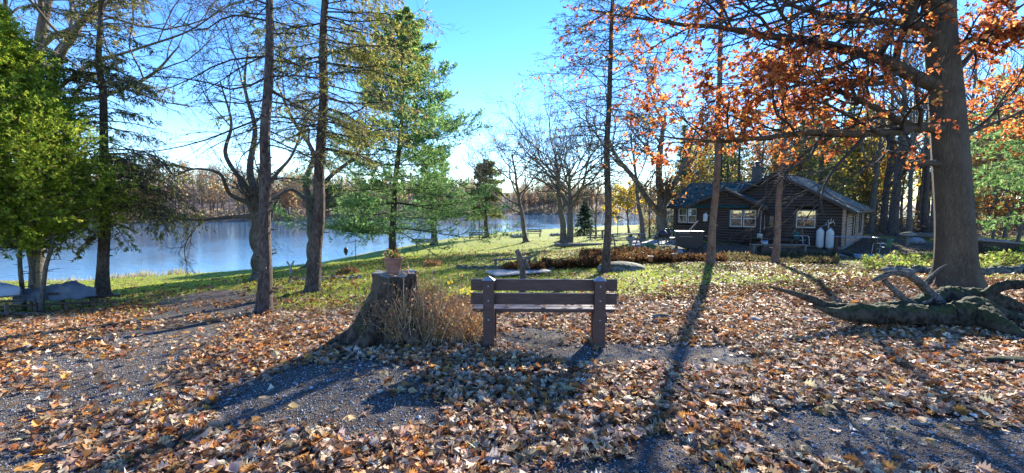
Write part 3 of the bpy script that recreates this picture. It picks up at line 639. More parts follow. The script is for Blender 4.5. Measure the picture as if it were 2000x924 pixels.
# leaning spruce with yellowed boughs to the right
b, t = up_to(610, 10.5, 655, -330)
def az2(a, rg): return np.where(rg.uniform(0, 1, len(a)) < .5, rg.normal(.35, .8, len(a)), a)
ex = [np.array([at(628, v0, 10.5), at(690, v0 + 12, 10.4), at(750, v0 + dv * .4, 10.3), at(w_, v0 + dv, 10.2)]) for v0, dv, w_ in ((75, 45, 830), (190, 25, 815), (235, 45, 790), (120, 20, 800), (30, 25, 790), (290, 30, 760), (255, -10, 820), (210, -90, 838))]
ex += [np.array([at(628, v0, 10.5), at(590, v0 + 8, 10.4), at(w_, v0 + dv, 10.3)]) for v0, dv, w_ in ((110, 30, 520), (190, 20, 540), (45, 15, 505), (250, 30, 545))]
conifer('spruce_tree', 'thick leaning spruce with a sunlit edge and yellowed boughs reaching over the river side', b, t, .155, 12, nb=85, t0=.3, Lb=2.8, k2=15, k3=4, tuft=10, tsize=.13, wid=.34, cols=P_SPRY, dead=.25, drop=-.15, extra=ex, group=G_SP,
        prof=lambda h: .75 + .25 * np.sin(h * 3) - .35 * h, az=az2, fol=lambda p, rg: np.clip(.25 + (p[:, 2] - 2.8) * .25, 0, .95), rb=.02, bark='bark_spruce')
# dark hemlock by the covered boat
b, t = up_to(200, 11.5, 206, -60)
ex = [np.array([at(205, v0, 11.5), at(w1, v0 + 10, 11.3), at(w_, v0 + dv, 11.1)]) for v0, dv, w_, w1 in ((160, 10, 330, 260), (165, 8, 95, 150), (300, 120, 385, 300), (330, 70, 360, 290), (380, 60, 370, 280), (150, 20, 300, 250), (140, 25, 120, 160), (345, 110, 330, 270), (430, 55, 255, 225), (455, 45, 150, 175), (290, 60, 350, 290), (360, 75, 385, 300), (400, 35, 350, 280), (300, 90, 300, 250), (395, 60, 330, 270), (340, 90, 395, 310))]
conifer('hemlock_tree', 'dark hemlock with drooping lower boughs beside the covered rowboat', b, t, .15, 13, nb=90, t0=.28, Lb=2.3, k2=16, k3=4, tuft=10, tsize=.12, wid=.42, cols=[(.12, .14, .04), (.22, .22, .06), (.38, .34, .1), (.2, .13, .06)], dead=.25, drop=-.2, extra=ex, hang=-.35,
        prof=lambda h: .85 - .4 * h, fol=lambda p, rg: np.where((p[:, 2] > 5.0) & (p[:, 2] < 5.5), .9, np.where(p[:, 2] < 3.2, .8, .35)), rb=.018)
# white pine in the middle
b = gp(768, 22); t = at(792, 30, 22)
conifer('white_pine', 'full bright green white pine with upswept tips at the centre of the lawn', b, t, .2, 14, nb=102, whorl=6, t0=.13, Lb=5.9, k2=19, k3=5, tuft=8, tsize=.19, wid=.5, cols=P_PINE, T=T_TUFT, dead=.04, drop=-.06, tipup=.12, hang=.08, L2=.3, rb=.03, rt=.12,
        prof=lambda h: np.interp(h, [0, .12, .35, .6, .85, 1], [1.0, 1.0, .8, .52, .3, .05]), bark='bark_spruce', stub=True)
# spruce right of the bench
b = gp(1183, 13.5); t = at(1200, -190, 13.5)
conifer('spruce_tree', 'thin sparse spruce rising behind the right end of the bench', b, t, .13, 15, nb=130, t0=.22, Lb=3.1, k2=13, k3=3, tuft=9, tsize=.12, wid=.3, cols=[(.06, .09, .045), (.09, .12, .05), (.14, .13, .06)], dead=.25, drop=-.05, hang=-.15, group=G_SP,
        prof=lambda h: np.interp(h, [0, .18, .4, .7, 1], [.55, .95, .85, .5, .1]), fol=lambda p, rg: np.clip(.15 + (p[:, 2] - 2.5) * .14, 0, .75), rb=.016)
b = gp(1388, 15.5); t = at(1412, -300, 15.5)
conifer('spruce_tree', 'straight reddish spruce trunk standing in front of the cabin gable', b, t, .135, 16, nb=90, t0=.33, Lb=2.9, k2=10, k3=3, tuft=4, tsize=.13, wid=.3, cols=P_SPR, dead=.45, drop=-.15, bark='bark_red', group=G_SP, fol=lambda p, rg: np.full(len(p), .45), rb=.018)
b = gp(1513, 16.6); t = at(1562, -140, 17.0)
conifer('spruce_tree', 'leaning spruce trunk in front of the cabin doorway', b, t, .12, 17, nb=80, t0=.36, Lb=2.6, k2=10, k3=3, tuft=4, tsize=.13, wid=.3, cols=P_SPRY, dead=.4, drop=-.2, bark='bark_red', group=G_SP, fol=lambda p, rg: np.full(len(p), .5), rb=.017)
# -------- cedar on the left
def cedar():
    rg = np.random.default_rng(21); Y = 9.6; b = gp(58, Y + .3); root = thing('cedar_tree', 'dense bright green cedar with several bare stems at the left edge', 'tree', tuple(b)); tm = MB(); ax = at(-25, 300, Y) - b
    for u, du, r in ((48, -12, .05), (64, 2, .055), (80, 22, .05), (72, -28, .045)):
        p = gp(u, Y + rg.uniform(0, .4)) - b; q = at(u + du, 440, Y + .2) - b; k = at(u + du * 1.2 - 40, 200, Y) - b
        s = smooth_line(np.c_[np.array([p, (p + q) / 2 + rg.normal(0, .05, 3), q, k]), [r, r * .8, r * .7, .015]], 22); v, f = tubes(s[None, :, :3], s[None, :, 3], 8); tm.add(v, f)
        for _ in range(9):
            i = rg.integers(3, 15); a = rg.uniform(0, 6.28); d = np.array([math.cos(a), math.sin(a), .1]) * rg.uniform(.12, .45); tm.tube([s[i, :3], s[i, :3] + d * .5, s[i, :3] + d + [0, 0, -.03]], [.012, .008, .004], 4)
    top = ax + [0, 0, 4.6]; hz = lambda z: np.interp(z, [1.6, 1.95, 2.4, 3.3, 4.4, 5.6, 7.4], [.5, 1.3, 1.95, 2.15, 1.7, 1.1, .2])
    nb = 620; z = rg.uniform(1.85, 7.3, nb); a = rg.uniform(0, 6.283, nb); rad = hz(z) * (1 + .12 * np.sin(a * 3 + z * 2)) * rg.uniform(.75, 1.08, nb)
    c = np.array([ax[0], ax[1], 0]); p0 = c + np.stack([.12 * np.cos(a), .12 * np.sin(a), z - .35], -1); p3 = c + np.stack([rad * np.cos(a), rad * np.sin(a), z + rg.normal(0, .12, nb)], -1)
    BP = np.stack([p0, p0 * .66 + p3 * .34 - [0, 0, .12], p0 * .33 + p3 * .67 - [0, 0, .14], p3], 1); BR = np.tile([.018, .012, .008, .003], (nb, 1)); v, f = tubes(BP, BR, 4); tm.add(v, f)
    P2, R2 = grow(BP, BR, 9, .35, 1, .3, .7, 4, .05, .15, .5, rmin=.002, rg=rg); cr = MB(); v, f = tubes(P2, R2, 3); cr.add(v, f)
    P3, R3 = grow(P2, R2, 3, .1, 1, .5, .6, 3, .0, .15, .5, rmin=.0015, rg=rg)
    for PP, k in ((P2, 8), (P3, 8)):
        pp, tt = on_twigs(PP, k, .2, rg=rg); n = len(pp); leaves(cr, pp, tt + rg.normal(0, .5, pp.shape) + [0, 0, -.15], rg.uniform(.05, .1, n), .55, T_TUFT, pal([(.3, .42, .04), (.46, .57, .06), (.6, .66, .08), (.14, .25, .03), (.5, .46, .1)], n, [5, 5, 3, 4, .6], jit=.2, rg=rg), mi=1, rg=rg)
    tm.build('trunk', M['bark_grey'], root); cr.build('crown', [M['twig_grey'], M['needles']], root)
cedar()
# -------- bare trees
G_B = 'bare deciduous trees on the river lawn'
Y = 17; b = gp(75, Y)
L4 = [np.c_[np.array([at(60, 330, Y), at(68, 190, Y), at(82, 60, Y), at(105, -60, Y), at(130, -200, Y)]), [.24, .2, .17, .13, .08]],
      np.c_[np.array([at(66, 300, Y), at(95, 170, Y), at(140, 70, Y - .5), at(200, 0, Y - 1), at(280, -60, Y - 1)]), [.19, .15, .11, .08, .04]],
      np.c_[np.array([at(95, 190, Y), at(170, 130, Y - 1), at(270, 95, Y - 2), at(370, 60, Y - 2.5), at(440, 10, Y - 3)]), [.07, .055, .04, .028, .012]],
      np.c_[np.array([at(92, 200, Y), at(190, 190, Y - 1), at(290, 150, Y - 2), at(350, 90, Y - 2)]), [.1, .08, .05, .02]]]
bare_tree('bare_tree', 'big forked leafless tree behind the green cedar', b, at(70, 120, Y), .24, 31, k=(6, 6, 6, 4), L=(.55, .5, .45, .4), t0=.35, extra=L4, rt=.8, group=G_B, up=(.06, .0, -.02, 0), twr=.005)
Y = 14; b = gp(503, Y)
L5 = [np.c_[np.array([at(497, 385, Y), at(470, 350, Y), at(440, 300, Y), at(452, 240, Y), at(430, 160, Y)]), [.1, .08, .06, .04, .02]],
      np.c_[np.array([at(497, 400, Y), at(450, 380, Y - .5), at(430, 340, Y - 1), at(380, 330, Y - 1), at(340, 345, Y - 1.2)]), [.075, .06, .045, .03, .015]],
      np.c_[np.array([at(500, 380, Y), at(488, 330, Y), at(498, 250, Y), at(478, 170, Y), at(485, 90, Y)]), [.12, .1, .07, .045, .02]],
      np.c_[np.array([at(503, 395, Y), at(540, 340, Y), at(572, 300, Y), at(600, 220, Y)]), [.07, .06, .04, .02]],
      np.c_[np.array([at(500, 420, Y), at(440, 425, Y - .6), at(390, 430, Y - 1), at(350, 425, Y - 1)]), [.07, .055, .04, .02]]]
bare_tree('bare_tree', 'dark crooked leafless tree behind the slender spruce, low twisted limbs', b, at(497, 385, Y), .17, 32, k=(3, 9, 7, 5), L=(.7, .45, .45, .42), t0=.6, extra=L5, rt=.8, group=G_B, twig='twig_grey', up=(.04, .02, 0, 0), twr=.004)
Y = 19; b = gp(612, Y)
L6 = [np.c_[np.array([at(605, 405, Y), at(598, 350, Y), at(612, 300, Y), at(570, 230, Y), at(540, 160, Y)]), [.15, .13, .1, .07, .03]], np.c_[np.array([at(608, 410, Y), at(640, 350, Y), at(700, 300, Y), at(730, 240, Y)]), [.13, .1, .07, .03]],
      np.c_[np.array([at(605, 400, Y), at(570, 370, Y), at(530, 390, Y - 1), at(480, 385, Y - 1)]), [.08, .07, .05, .02]]]
bare_tree('bare_tree', 'leafless tree with pale bark hidden behind the leaning spruce', b, at(606, 400, Y), .26, 33, k=(4, 8, 6, 4), L=(.6, .5, .45, .4), t0=.5, extra=L6, rt=.7, group=G_B, twig='twig_pale', twr=.005)
Y = 28; b = gp(1110, Y)
bare_tree('bare_tree', 'round crowned leafless tree in the middle of the leaf strewn lawn', b, at(1113, 330, Y), .27, 34, k=(17, 9, 7, 5), L=(1.25, .5, .45, .4), ang=(.95, .6, .6, .6), t0=.45, rt=.25, group=G_B, up=(.02, .03, .0, 0), Lt=lambda t: 1.15 - .45 * t, twr=.008, twig='twig_grey', foliage=(.02, 2, .13, .9, P_ORG, T_LEAF))
Y = 31; b = gp(1101, Y)
bare_tree('bare_tree', 'leafless tree just behind the round crowned one on the lawn', b, at(1085, 300, Y), .26, 35, k=(7, 6, 6, 4), L=(.6, .5, .45, .4), t0=.35, rt=.3, group=G_B, twr=.008, foliage=(.08, 2, .14, .9, P_ORG, T_LEAF))
Y = 33; b = gp(1027, Y)
bare_tree('bare_tree', 'small vase shaped leafless tree nearest the river bend', b, at(1000, 300, Y), .19, 36, k=(12, 8, 6, 5), L=(.85, .5, .45, .4), ang=(.9, .6, .6, .6), t0=.3, rt=.25, group=G_B, Lt=lambda t: 1.1 - .5 * t, twr=.008)
Y = 31; b = gp(1295, Y)
L7 = [np.c_[np.array([at(1293, 400, Y), at(1287, 350, Y), at(1290, 290, Y), at(1300, 220, Y)]), [.32, .26, .2, .1]], np.c_[np.array([at(1290, 420, Y), at(1262, 385, Y), at(1240, 350, Y - 1), at(1200, 300, Y - 1), at(1180, 240, Y - 1)]), [.26, .22, .18, .13, .06]],
      np.c_[np.array([at(1296, 400, Y), at(1315, 360, Y), at(1340, 310, Y), at(1360, 250, Y)]), [.22, .17, .12, .05]]]
bare_tree('bare_tree', 'massive grey tree left of the cabin holding a few orange leaves', b, at(1293, 395, Y), .42, 37, k=(3, 9, 6, 5), L=(.6, .6, .5, .45), t0=.5, extra=L7, rt=.8, group=G_B, foliage=(.14, 3, .16, .9, P_ORG, T_LEAF), twr=.008)
Y = 29; b = gp(1257, Y)
bare_tree('bare_tree', 'slim leafless tree left of the massive grey tree', b, at(1232, 260, Y), .17, 38, k=(8, 6, 5, 4), L=(.5, .5, .45, .4), t0=.35, rt=.25, group=G_B, foliage=(.1, 2, .15, .9, P_ORG, T_LEAF), twr=.008)
Y = 34; b = gp(1163, Y)
bare_tree('bare_tree', 'scrawny leafless sapling beside the wooden swing frame', b, at(1170, 350, Y), .09, 39, k=(8, 6, 5), L=(.6, .5, .45), t0=.15, rt=.3, group=G_B, twr=.008, ang=(.6, .6, .6, .6))
Y = 33; b = gp(1269, Y)
bare_tree('bare_tree', 'thin leafless sapling between the massive grey tree and the slim one', b, at(1272, 350, Y), .07, 40, k=(8, 6, 5), L=(.5, .5, .45), t0=.25, rt=.3, group=G_B, twr=.008)
Y = 45; b = gp(1228, Y)
bare_tree('yellow_tree', 'small tree in bright yellow autumn leaf near the river', b, at(1226, 385, Y), .12, 41, k=(10, 7, 5, 3), L=(.65, .5, .45, .4), ang=(.9, .7, .7, .7), t0=.3, rt=.3, twr=.008, foliage=(.8, 5, .16, .95, P_YEL, T_LEAF), Lt=lambda t: 1.1 - .4 * t, up=(.08, 0, 0, 0))
b = gp(950, 50); t = at(950, 318, 50)
conifer('pine_tree', 'olive green pine with a slim bare trunk on the river bank', b, t, .3, 42, nb=60, t0=.3, Lb=3.1, k2=10, k3=3, tuft=7, tsize=.34, wid=.5, cols=[(.15, .19, .05), (.22, .25, .07), (.3, .3, .1)], T=T_TUFT, dead=.1, drop=-.05, tipup=.03, rb=.04, prof=lambda h: .8 + .2 * np.sin(h * 3) - .5 * h, stub=False)
b = gp(848, 43); t = at(848, 290, 43)
conifer('pine_tree', 'pine at the water edge, its crown hidden behind the white pine', b, t, .34, 43, nb=60, t0=.34, Lb=3.6, k2=10, k3=3, tuft=6, tsize=.32, wid=.5, cols=P_PINE, T=T_TUFT, dead=.1, drop=-.02, tipup=.05, rb=.04, prof=lambda h: .9 - .6 * h, stub=False)
b = gp(1141, 45); t = at(1143, 388, 45)
conifer('blue_spruce', 'small dark blue green spruce of cone shape beside the wooden swing frame', b, t, .1, 44, nb=90, t0=.05, Lb=1.6, k2=10, k3=3, tuft=6, tsize=.2, wid=.45, cols=P_BLUE, dead=0, drop=-.1, rb=.02, stub=False)
# -------- the oak on the right
def oak():
    rg = np.random.default_rng(51); b = gp(1868, 8.0); Y = 8.0
    root = thing('oak_tree', 'massive oak with rust and orange leaves and long limbs over the driftwood root', 'tree', tuple(b)); tm = MB()
    tr = np.array([[*(b + [0, 0, -.1]), .4], [*at(1867, 530, Y), .325], [*at(1864, 440, Y), .275], [*at(1855, 300, Y), .26], [*at(1848, 200, Y), .25], [*at(1836, 60, Y), .22], [*at(1838, -60, Y), .2], [*at(1845, -300, Y), .17], [*at(1850, -600, Y), .07]])
    tr[:, :3] -= b; s = smooth_line(tr, 70); a = np.linspace(0, 6.283, 29)[:-1]
    v, f = tubes(s[None, :, :3], s[None, :, 3], 28); ctr = np.repeat(s[:, :3], 28, axis=0); rad = v - ctr; aa = np.tile(a, 70); zz = v[:, 2]
    k = 1 + .035 * np.sin(aa * 5 + zz * .7) + .02 * np.sin(aa * 9 - zz * 1.1) + np.clip(.5 - zz, 0, .5) * .5 * (np.sin(aa * 5 + 1) * .5 + .5)
    tm.add(ctr + rad * k[:, None], f)
    W = lambda rows: np.c_[np.array([at(u, v_, y) for u, v_, y, r in rows]) - b, [r for *_, r in rows]]
    limbs = [W([(1850, 175, 8, .13), (1790, 150, 7.9, .115), (1740, 120, 7.8, .1), (1690, 103, 7.7, .088), (1630, 90, 7.7, .078), (1560, 74, 7.8, .068), (1500, 68, 8, .058), (1410, 50, 8.2, .045), (1330, 42, 8.4, .036), (1240, 30, 8.6, .024), (1150, 15, 8.8, .012)]),
             W([(1855, 258, 8, .11), (1800, 250, 7.7, .085), (1740, 262, 7.5, .075), (1670, 266, 7.4, .062), (1590, 262, 7.4, .052), (1500, 273, 7.5, .042), (1420, 280, 7.7, .033), (1350, 276, 7.9, .024), (1280, 268, 8.1, .012)]),
             W([(1800, 253, 7.7, .075), (1750, 235, 7.6, .06), (1700, 212, 7.6, .052), (1650, 190, 7.7, .045), (1590, 170, 7.9, .035), (1540, 160, 8.1, .027), (1470, 172, 8.3, .018), (1400, 200, 8.5, .008)]),
             W([(1836, 78, 8, .1), (1800, 50, 7.9, .075), (1783, 22, 7.9, .065), (1795, -10, 7.9, .05), (1850, -60, 7.9, .03)]),
             W([(1800, 52, 7.9, .07), (1740, 40, 7.8, .055), (1660, 34, 7.8, .045), (1570, 12, 8, .035), (1480, -25, 8.3, .02)]),
             W([(1840, 10, 8, .1), (1760, -20, 7.8, .075), (1650, 5, 7.4, .06), (1560, -12, 7.2, .045), (1420, -40, 7.2, .028), (1250, -30, 7.4, .014)]),
             W([(1850, 160, 8, .06), (1900, 100, 8.4, .045), (1960, 40, 8.8, .03), (2050, -30, 9.2, .014)]), W([(1870, 260, 8, .05), (1930, 245, 8.6, .035), (2000, 215, 9.2, .022), (2080, 190, 9.6, .01)]),
             W([(1850, 100, 8, .06), (1920, 70, 7.6, .045), (2010, 60, 7.2, .03), (2110, 20, 7, .012)]), W([(1840, -40, 8, .09), (1700, -150, 7.6, .06), (1500, -220, 7.4, .04), (1250, -240, 7.6, .02)]),
             W([(1840, -80, 8, .08), (1950, -180, 8.4, .05), (2080, -260, 9, .02)]), W([(1843, -100, 8, .08), (1800, -260, 9.5, .05), (1700, -350, 11, .02)]), W([(1750, 155, 7.9, .045), (1690, 165, 7.6, .035), (1620, 155, 7.4, .027), (1540, 172, 7.3, .018), (1460, 190, 7.2, .008)])]
    P1 = []; R1 = []
    for l in limbs:
        s = smooth_line(l, 34); s[:, :3] += np.cumsum(rg.normal(0, .006, (34, 3)), 0); v, f = tubes(s[None, :, :3], s[None, :, 3], 10); tm.add(v, f); q = smooth_line(l, 12); P1.append(q[:, :3]); R1.append(q[:, 3])
    # broken stub
    st = W([(1840, 320, 8, .07), (1800, 318, 7.8, .055), (1768, 321, 7.7, .045)]); tm.tube(st[:, :3], st[:, 3], 9)
    P1 = np.array(P1); R1 = np.array(R1)
    ab = rg.uniform(0, 1, 1)
    P2, R2 = grow(P1, R1, 17, .1, 1, .3, .75, 7, .0, .14, .5, rmin=.007, rg=rg, Lt=lambda t: 1.2 - .5 * t); v, f = tubes(P2, R2, 6); tm.add(v, f, mi=1)
    P3, R3 = grow(P2, R2, 8, .2, 1, .45, .75, 5, .0, .18, .6, rmin=.004, rg=rg); cr = MB(); v, f = tubes(P3, R3, 4); cr.add(v, f)
    P4, R4 = grow(P3, R3, 5, .25, 1, .45, .7, 3, .0, .2, .6, rmin=.003, rg=rg); v, f = tubes(P4, R4, 3); cr.add(v, f)
    # leaves hang in bunches: dense near some shoots, missing on others
    mid = P4[:, 1] + b; dens = np.clip(.24 + .7 * nz(mid[:, 0] * 1.0 + mid[:, 1] * .7, mid[:, 2] * 1.5, 1.6, 3), .03, 1); low = (mid[:, 2] < 3.9) & (mid[:, 0] < 8.6); dens = np.where(low, dens + .35, dens) + np.where(mid[:, 0] < 4, .25, 0) + np.where(mid[:, 0] > 8.8, .3, 0)
    dens = dens * (mid[:, 2] > 2.5); sel = rg.uniform(0, 1, len(P4)) < dens; pp, tt = on_twigs(P4[sel], 9, .2, rg=rg); kk = pp[:, 2] + b[2] > 2.3; pp, tt = pp[kk], tt[kk]; n = len(pp)
    leaves(cr, pp, tt + rg.normal(0, .8, pp.shape) - [0, 0, .55], rg.uniform(.035, .085, n), .8, T_LEAF, pal(P_OAK, n, [5, 5, 4, 3, 3, 3], jit=.2, rg=rg), mi=1, curl=.5, rg=rg)
    tm.build('trunk', [M['bark_oak'], M['twig_dark']], root); cr.build('crown', [M['twig_dark'], M['leaf']], root); print('oak leaves', n)
oak()
# pine at the right edge whose boughs reach in
b = gp(2210, 13); t = b + np.array([0, 0, 10.5])
ex = [np.array([at(2200, v0, 13), at(2080, v0 - 5, 12.5), at(u1, v0 + dv, 12)]) for v0, dv, u1 in ((200, 28, 1885), (310, 20, 1890), (290, -20, 1900), (345, -5, 1880), (250, -10, 1930), (330, 20, 1960), (140, 10, 1960))]
conifer('pine_tree', 'green pine just past the right edge reaching its boughs behind the oak', b, t, .2, 52, nb=85, t0=.2, Lb=3.6, k2=15, k3=4, tuft=8, tsize=.16, wid=.5, cols=P_PINE, T=T_TUFT, dead=.1, drop=-.05, tipup=.03, extra=ex, rb=.025, prof=lambda h: 1 - .6 * h)
# -------- woods behind the cabin: individual trees in a few kinds
def woods():
    G = 'trees of the woods behind the cabin'
    rg = np.random.default_rng(61)
    def kind(name, label, h, r, sd, **k): return bare_tree(name, label, (0, 0, -50), (rg.normal(0, .5), 0, h - 50), r, sd, group=G, buttress=True, **k)
    lab = ['tall straight leafless trunk in the woods behind the cabin', 'dark rough trunk with thin bare branches in the woods behind the cabin', 'woodland tree still holding yellow leaves behind the cabin', 'woodland tree with orange leaves at the forest edge']
    proto = [kind('woodland_tree', lab[0], 15, .22, 62, k=(12, 6, 5), L=(.3, .5, .45), t0=.35, bark='bark_grey', twig='twig_pale', twr=.012, rt=.2),
             kind('woodland_tree', lab[1], 13, .27, 63, k=(14, 6, 5), L=(.32, .5, .45), t0=.25, bark='bark_spruce', twig='twig_grey', twr=.012, rt=.2),
             kind('woodland_tree', lab[2], 10, .15, 64, k=(14, 7, 5), L=(.35, .5, .45), t0=.2, bark='bark_grey', twig='twig_grey', twr=.01, rt=.2, foliage=(.55, 4, .24, .95, P_YEL, T_LEAF)),
             kind('woodland_tree', lab[3], 9, .14, 65, k=(14, 7, 5), L=(.35, .5, .45), t0=.15, bark='bark_grey', twig='twig_grey', twr=.01, rt=.2, foliage=(.65, 4, .24, .95, P_ORG, T_LEAF))]
    pc = conifer('woodland_conifer', 'grey green conifer in the woods behind the cabin', (0, 0, -50), (0, 0, -36), .24, 66, nb=80, t0=.15, Lb=3.2, k2=9, k3=3, tuft=5, tsize=.3, wid=.45, cols=[(.1, .14, .05), (.15, .18, .06), (.2, .2, .08)], dead=.1, drop=-.1, rb=.03, stub=False, group=G)
    used = set()
    def put(k, p, sc, rz, label=None):
        src = pc if k == 4 else proto[k]
        if k in used:
            o = dup(src, p, rz, sc, label or src['label'])
        else: used.add(k); src.location = p; src.rotation_euler = (0, 0, rz); src.scale = (sc,) * 3; o = src
        return o
    spots = []
    # backdrop rows: kind 0/1 mostly, leafy and conifer between
    for i in range(190):
        Y = rg.uniform(36, 95); u = rg.uniform(1330, 2250) if i % 5 else rg.uniform(1330, 1700)
        if u < 1500 and Y < 48: Y += 22
        x = (u - 1000) / F * Y
        if Y > np.interp(x, NEAR[:, 0], NEAR[:, 1]) - 3: continue
        if any((x - a) ** 2 + (Y - b_) ** 2 < 4.5 for a, b_ in spots): continue
        spots.append((x, Y)); k = rg.choice(5, p=[.33, .2, .14, .13, .2])
        put(k, (x, Y, gz(x, Y) - .05), rg.uniform(.8, 1.15), rg.uniform(0, 6.28))
    # individually visible ones
    NM = ['dark stout trunk right of the cabin roof eave', 'slim reddish grey trunk in the gap between the cabin and the oak', 'dark trunk just beyond the right cabin eave', 'grey trunk standing third from the cabin in the clearing gap', 'pale trunk hard against the left side of the big oak trunk', 'dark trunk beside the pale one at the left of the oak', 'yellow leaved tree behind the right cabin eave', 'yellow leaved tree in the gap between cabin and oak', 'taller yellow tree farther back beyond the cabin eave', 'conifer rising behind the chimney of the cabin', 'conifer behind the left end of the teal roof', 'conifer behind the pale right roof slope', 'conifer behind the peak of the cabin gable', 'small conifer behind the massive grey tree', 'yellow tree behind the left end of the cabin roof', 'orange tree peeking over the left cabin eave', 'low orange beech above the brown wooden box', 'orange beech at the right picture edge above the ground cover', 'second orange beech right of the oak, behind the wooden box', 'orange beech cut off by the right edge of the picture', 'rough dark trunk close right of the oak trunk', 'straight bare trunk just right of the oak trunk', 'bare trunk behind the orange beech', 'conifer in the shade at the far right edge', 'rough trunk behind the orange beech at the right edge', 'conifer in the gap right of the oak trunk', 'far conifer over the yellow tree by the cabin eave']
    for (k, u, Y, sc), nm in zip(((1, 1744, 34, 1.25), (0, 1775, 31, .8), (1, 1725, 38, 1.1), (0, 1797, 40, 1.0), (0, 1823, 35, 1.1), (1, 1808, 37, 1.0), (2, 1700, 42, .95), (2, 1760, 44, .95), (2, 1725, 48, 1.0), (4, 1440, 44, .85), (4, 1405, 52, .9), (4, 1650, 44, .85), (4, 1560, 50, .95), (4, 1330, 50, .6), (2, 1360, 48, .8), (3, 1350, 46, .75),
                         (3, 1935, 25, .62), (3, 1985, 23, .65), (3, 1960, 28, .75), (3, 2050, 25, .8), (1, 1900, 44, 1.1), (0, 1880, 33, 1.0), (0, 1940, 38, 1.0), (4, 2010, 36, .8), (1, 2000, 42, 1.0), (4, 1920, 46, .8), (4, 1700, 55, .9)), NM):
        p = gp(u, Y); put(k, (p[0], p[1], p[2] - .05), sc, rg.uniform(0, 6.28), nm)
    # undergrowth mass under them
    m = MB(); n = 60000; Y = rg.uniform(30, 80, n); u = rg.uniform(1250, 2300, n); x = (u - 1000) / F * Y; ok = (Y < np.interp(x, NEAR[:, 0], NEAR[:, 1]) - 2) & (nz(x, Y, .5, 8) > -.05) & ~((x > 8) & (x < 30) & (Y < 40) & (u < 1720)) & ~((Y < 36) & (u < 1880)); x = x[ok]; Y = Y[ok]; n = len(x)
    z = GZ(x, Y) + rg.uniform(0, 1.6, n) ** 1.5; d = rg.normal(0, 1, (n, 3))
    leaves(m, np.stack([x, Y, z], -1), d, rg.uniform(.1, .26, n), .8, T_LEAF, pal([(.2, .13, .06), (.3, .19, .07), (.15, .14, .05), (.35, .26, .08), (.14, .1, .07)], n, rg=rg), rg=rg)
    P0 = np.stack([x[::6], Y[::6], GZ(x[::6], Y[::6])], -1); d = rg.normal(0, .3, P0.shape); d[:, 2] = 1; P = np.stack([P0, P0 + d * .7, P0 + d * 1.4 + rg.normal(0, .1, P0.shape)], 1); v, f = tubes(P, np.tile([.015, .01, .006], (len(P), 1)), 3); m.add(v, f, mi=1, col=(.15, .12, .1))
    tag(m.build('undergrowth', [M['leaf'], M['twig_grey']]), 'brown and olive undergrowth on the woodland floor', 'undergrowth', kind='stuff')
woods()
# -------- far shore woods: one mass
def far_woods():
    rg = np.random.default_rng(71); T = []
    for sd in range(5):
        r2 = np.random.default_rng(100 + sd); P = trunk_line(np.zeros(3), (r2.normal(0, .4), 0, 9.5), 5, .1, r2)[None]; Rr = (.16 * np.linspace(1, .25, 5))[None]
        L1 = grow(P, Rr, 13, .25, 1, .33, .6, 4, .12, .15, .5, rmin=.045, rg=r2); L2 = grow(*L1, 8, .2, 1, .5, .6, 3, .05, .2, .6, rmin=.03, rg=r2)
        m = MB(); 
        for q, s in ((( P, Rr), 5), (L1, 3), (L2, 3)): v, f = tubes(q[0], q[1], s); m.add(v, f)
        T.append((np.vstack(m.v), np.vstack(m.f), L2[0]))
    m = MB(); seg = FAR; cnt = 0
    tt = rg.uniform(0, 1, 1500); xs = np.where(tt < .75, rg.uniform(-175, 40, 1500), rg.uniform(40, 150, 1500)); dep = rg.uniform(0, 1, 1500) ** 1.4 * 75 + 1.5
    for i, (x, dp) in enumerate(zip(xs, dep)):
        y = np.interp(x, FAR[:, 0], FAR[:, 1]) + dp * 1.2; x = x - dp * .3 if x < 0 else x; z = gz(x, y); V, Fc, TW_ = T[i % 5]; s = rg.uniform(.7, 1.15) * np.array([1.1, 1.1, 1]); a = rg.uniform(0, 6.28)
        Rm = rot(0, 0, a); tone = np.array([(.3, .26, .23), (.36, .32, .28), (.24, .19, .165), (.33, .26, .2)][i % 4]) * rg.uniform(.8, 1.15)
        m.add((V * s) @ Rm.T + [x, y, z - .1], Fc, tone)
        kind = rg.uniform()
        nl = 130 if kind < .16 else (25 if kind < .5 else 0)
        if nl:
            j = rg.integers(0, len(TW_), nl); p = (TW_[j, rg.integers(0, 3, nl)] * s) @ Rm.T + [x, y, z - .1]
            c = [(.5, .3, .12), (.42, .22, .1), (.5, .4, .14), (.3, .2, .12), (.14, .17, .07)][rg.integers(0, 5)]
            leaves(m, p, rg.normal(0, 1, p.shape), rg.uniform(.35, .8, nl), .9, T_NEEDLE, np.tile(c, (nl, 1)) * rg.uniform(.7, 1.2, (nl, 1)), rg=rg)
    # brush along the far waterline
    n = 14000; x = rg.uniform(-190, 150, n); y = np.interp(x, FAR[:, 0], FAR[:, 1]) + rg.uniform(.5, 14, n); p = np.stack([x, y, GZ(x, y) + rg.uniform(0, 1, n) ** 2 * 2.4], -1)
    leaves(m, p, rg.normal(0, 1, p.shape) + [0, 0, .6], rg.uniform(.4, 1.0, n), .6, T_NEEDLE, pal([(.34, .25, .17), (.28, .22, .15), (.42, .32, .18), (.25, .22, .12)], n, rg=rg), rg=rg)
    tag(m.build('far_shore_woods', M['leaf']), 'bare brown woods along the far river bank', 'woods', kind='stuff')
far_woods()
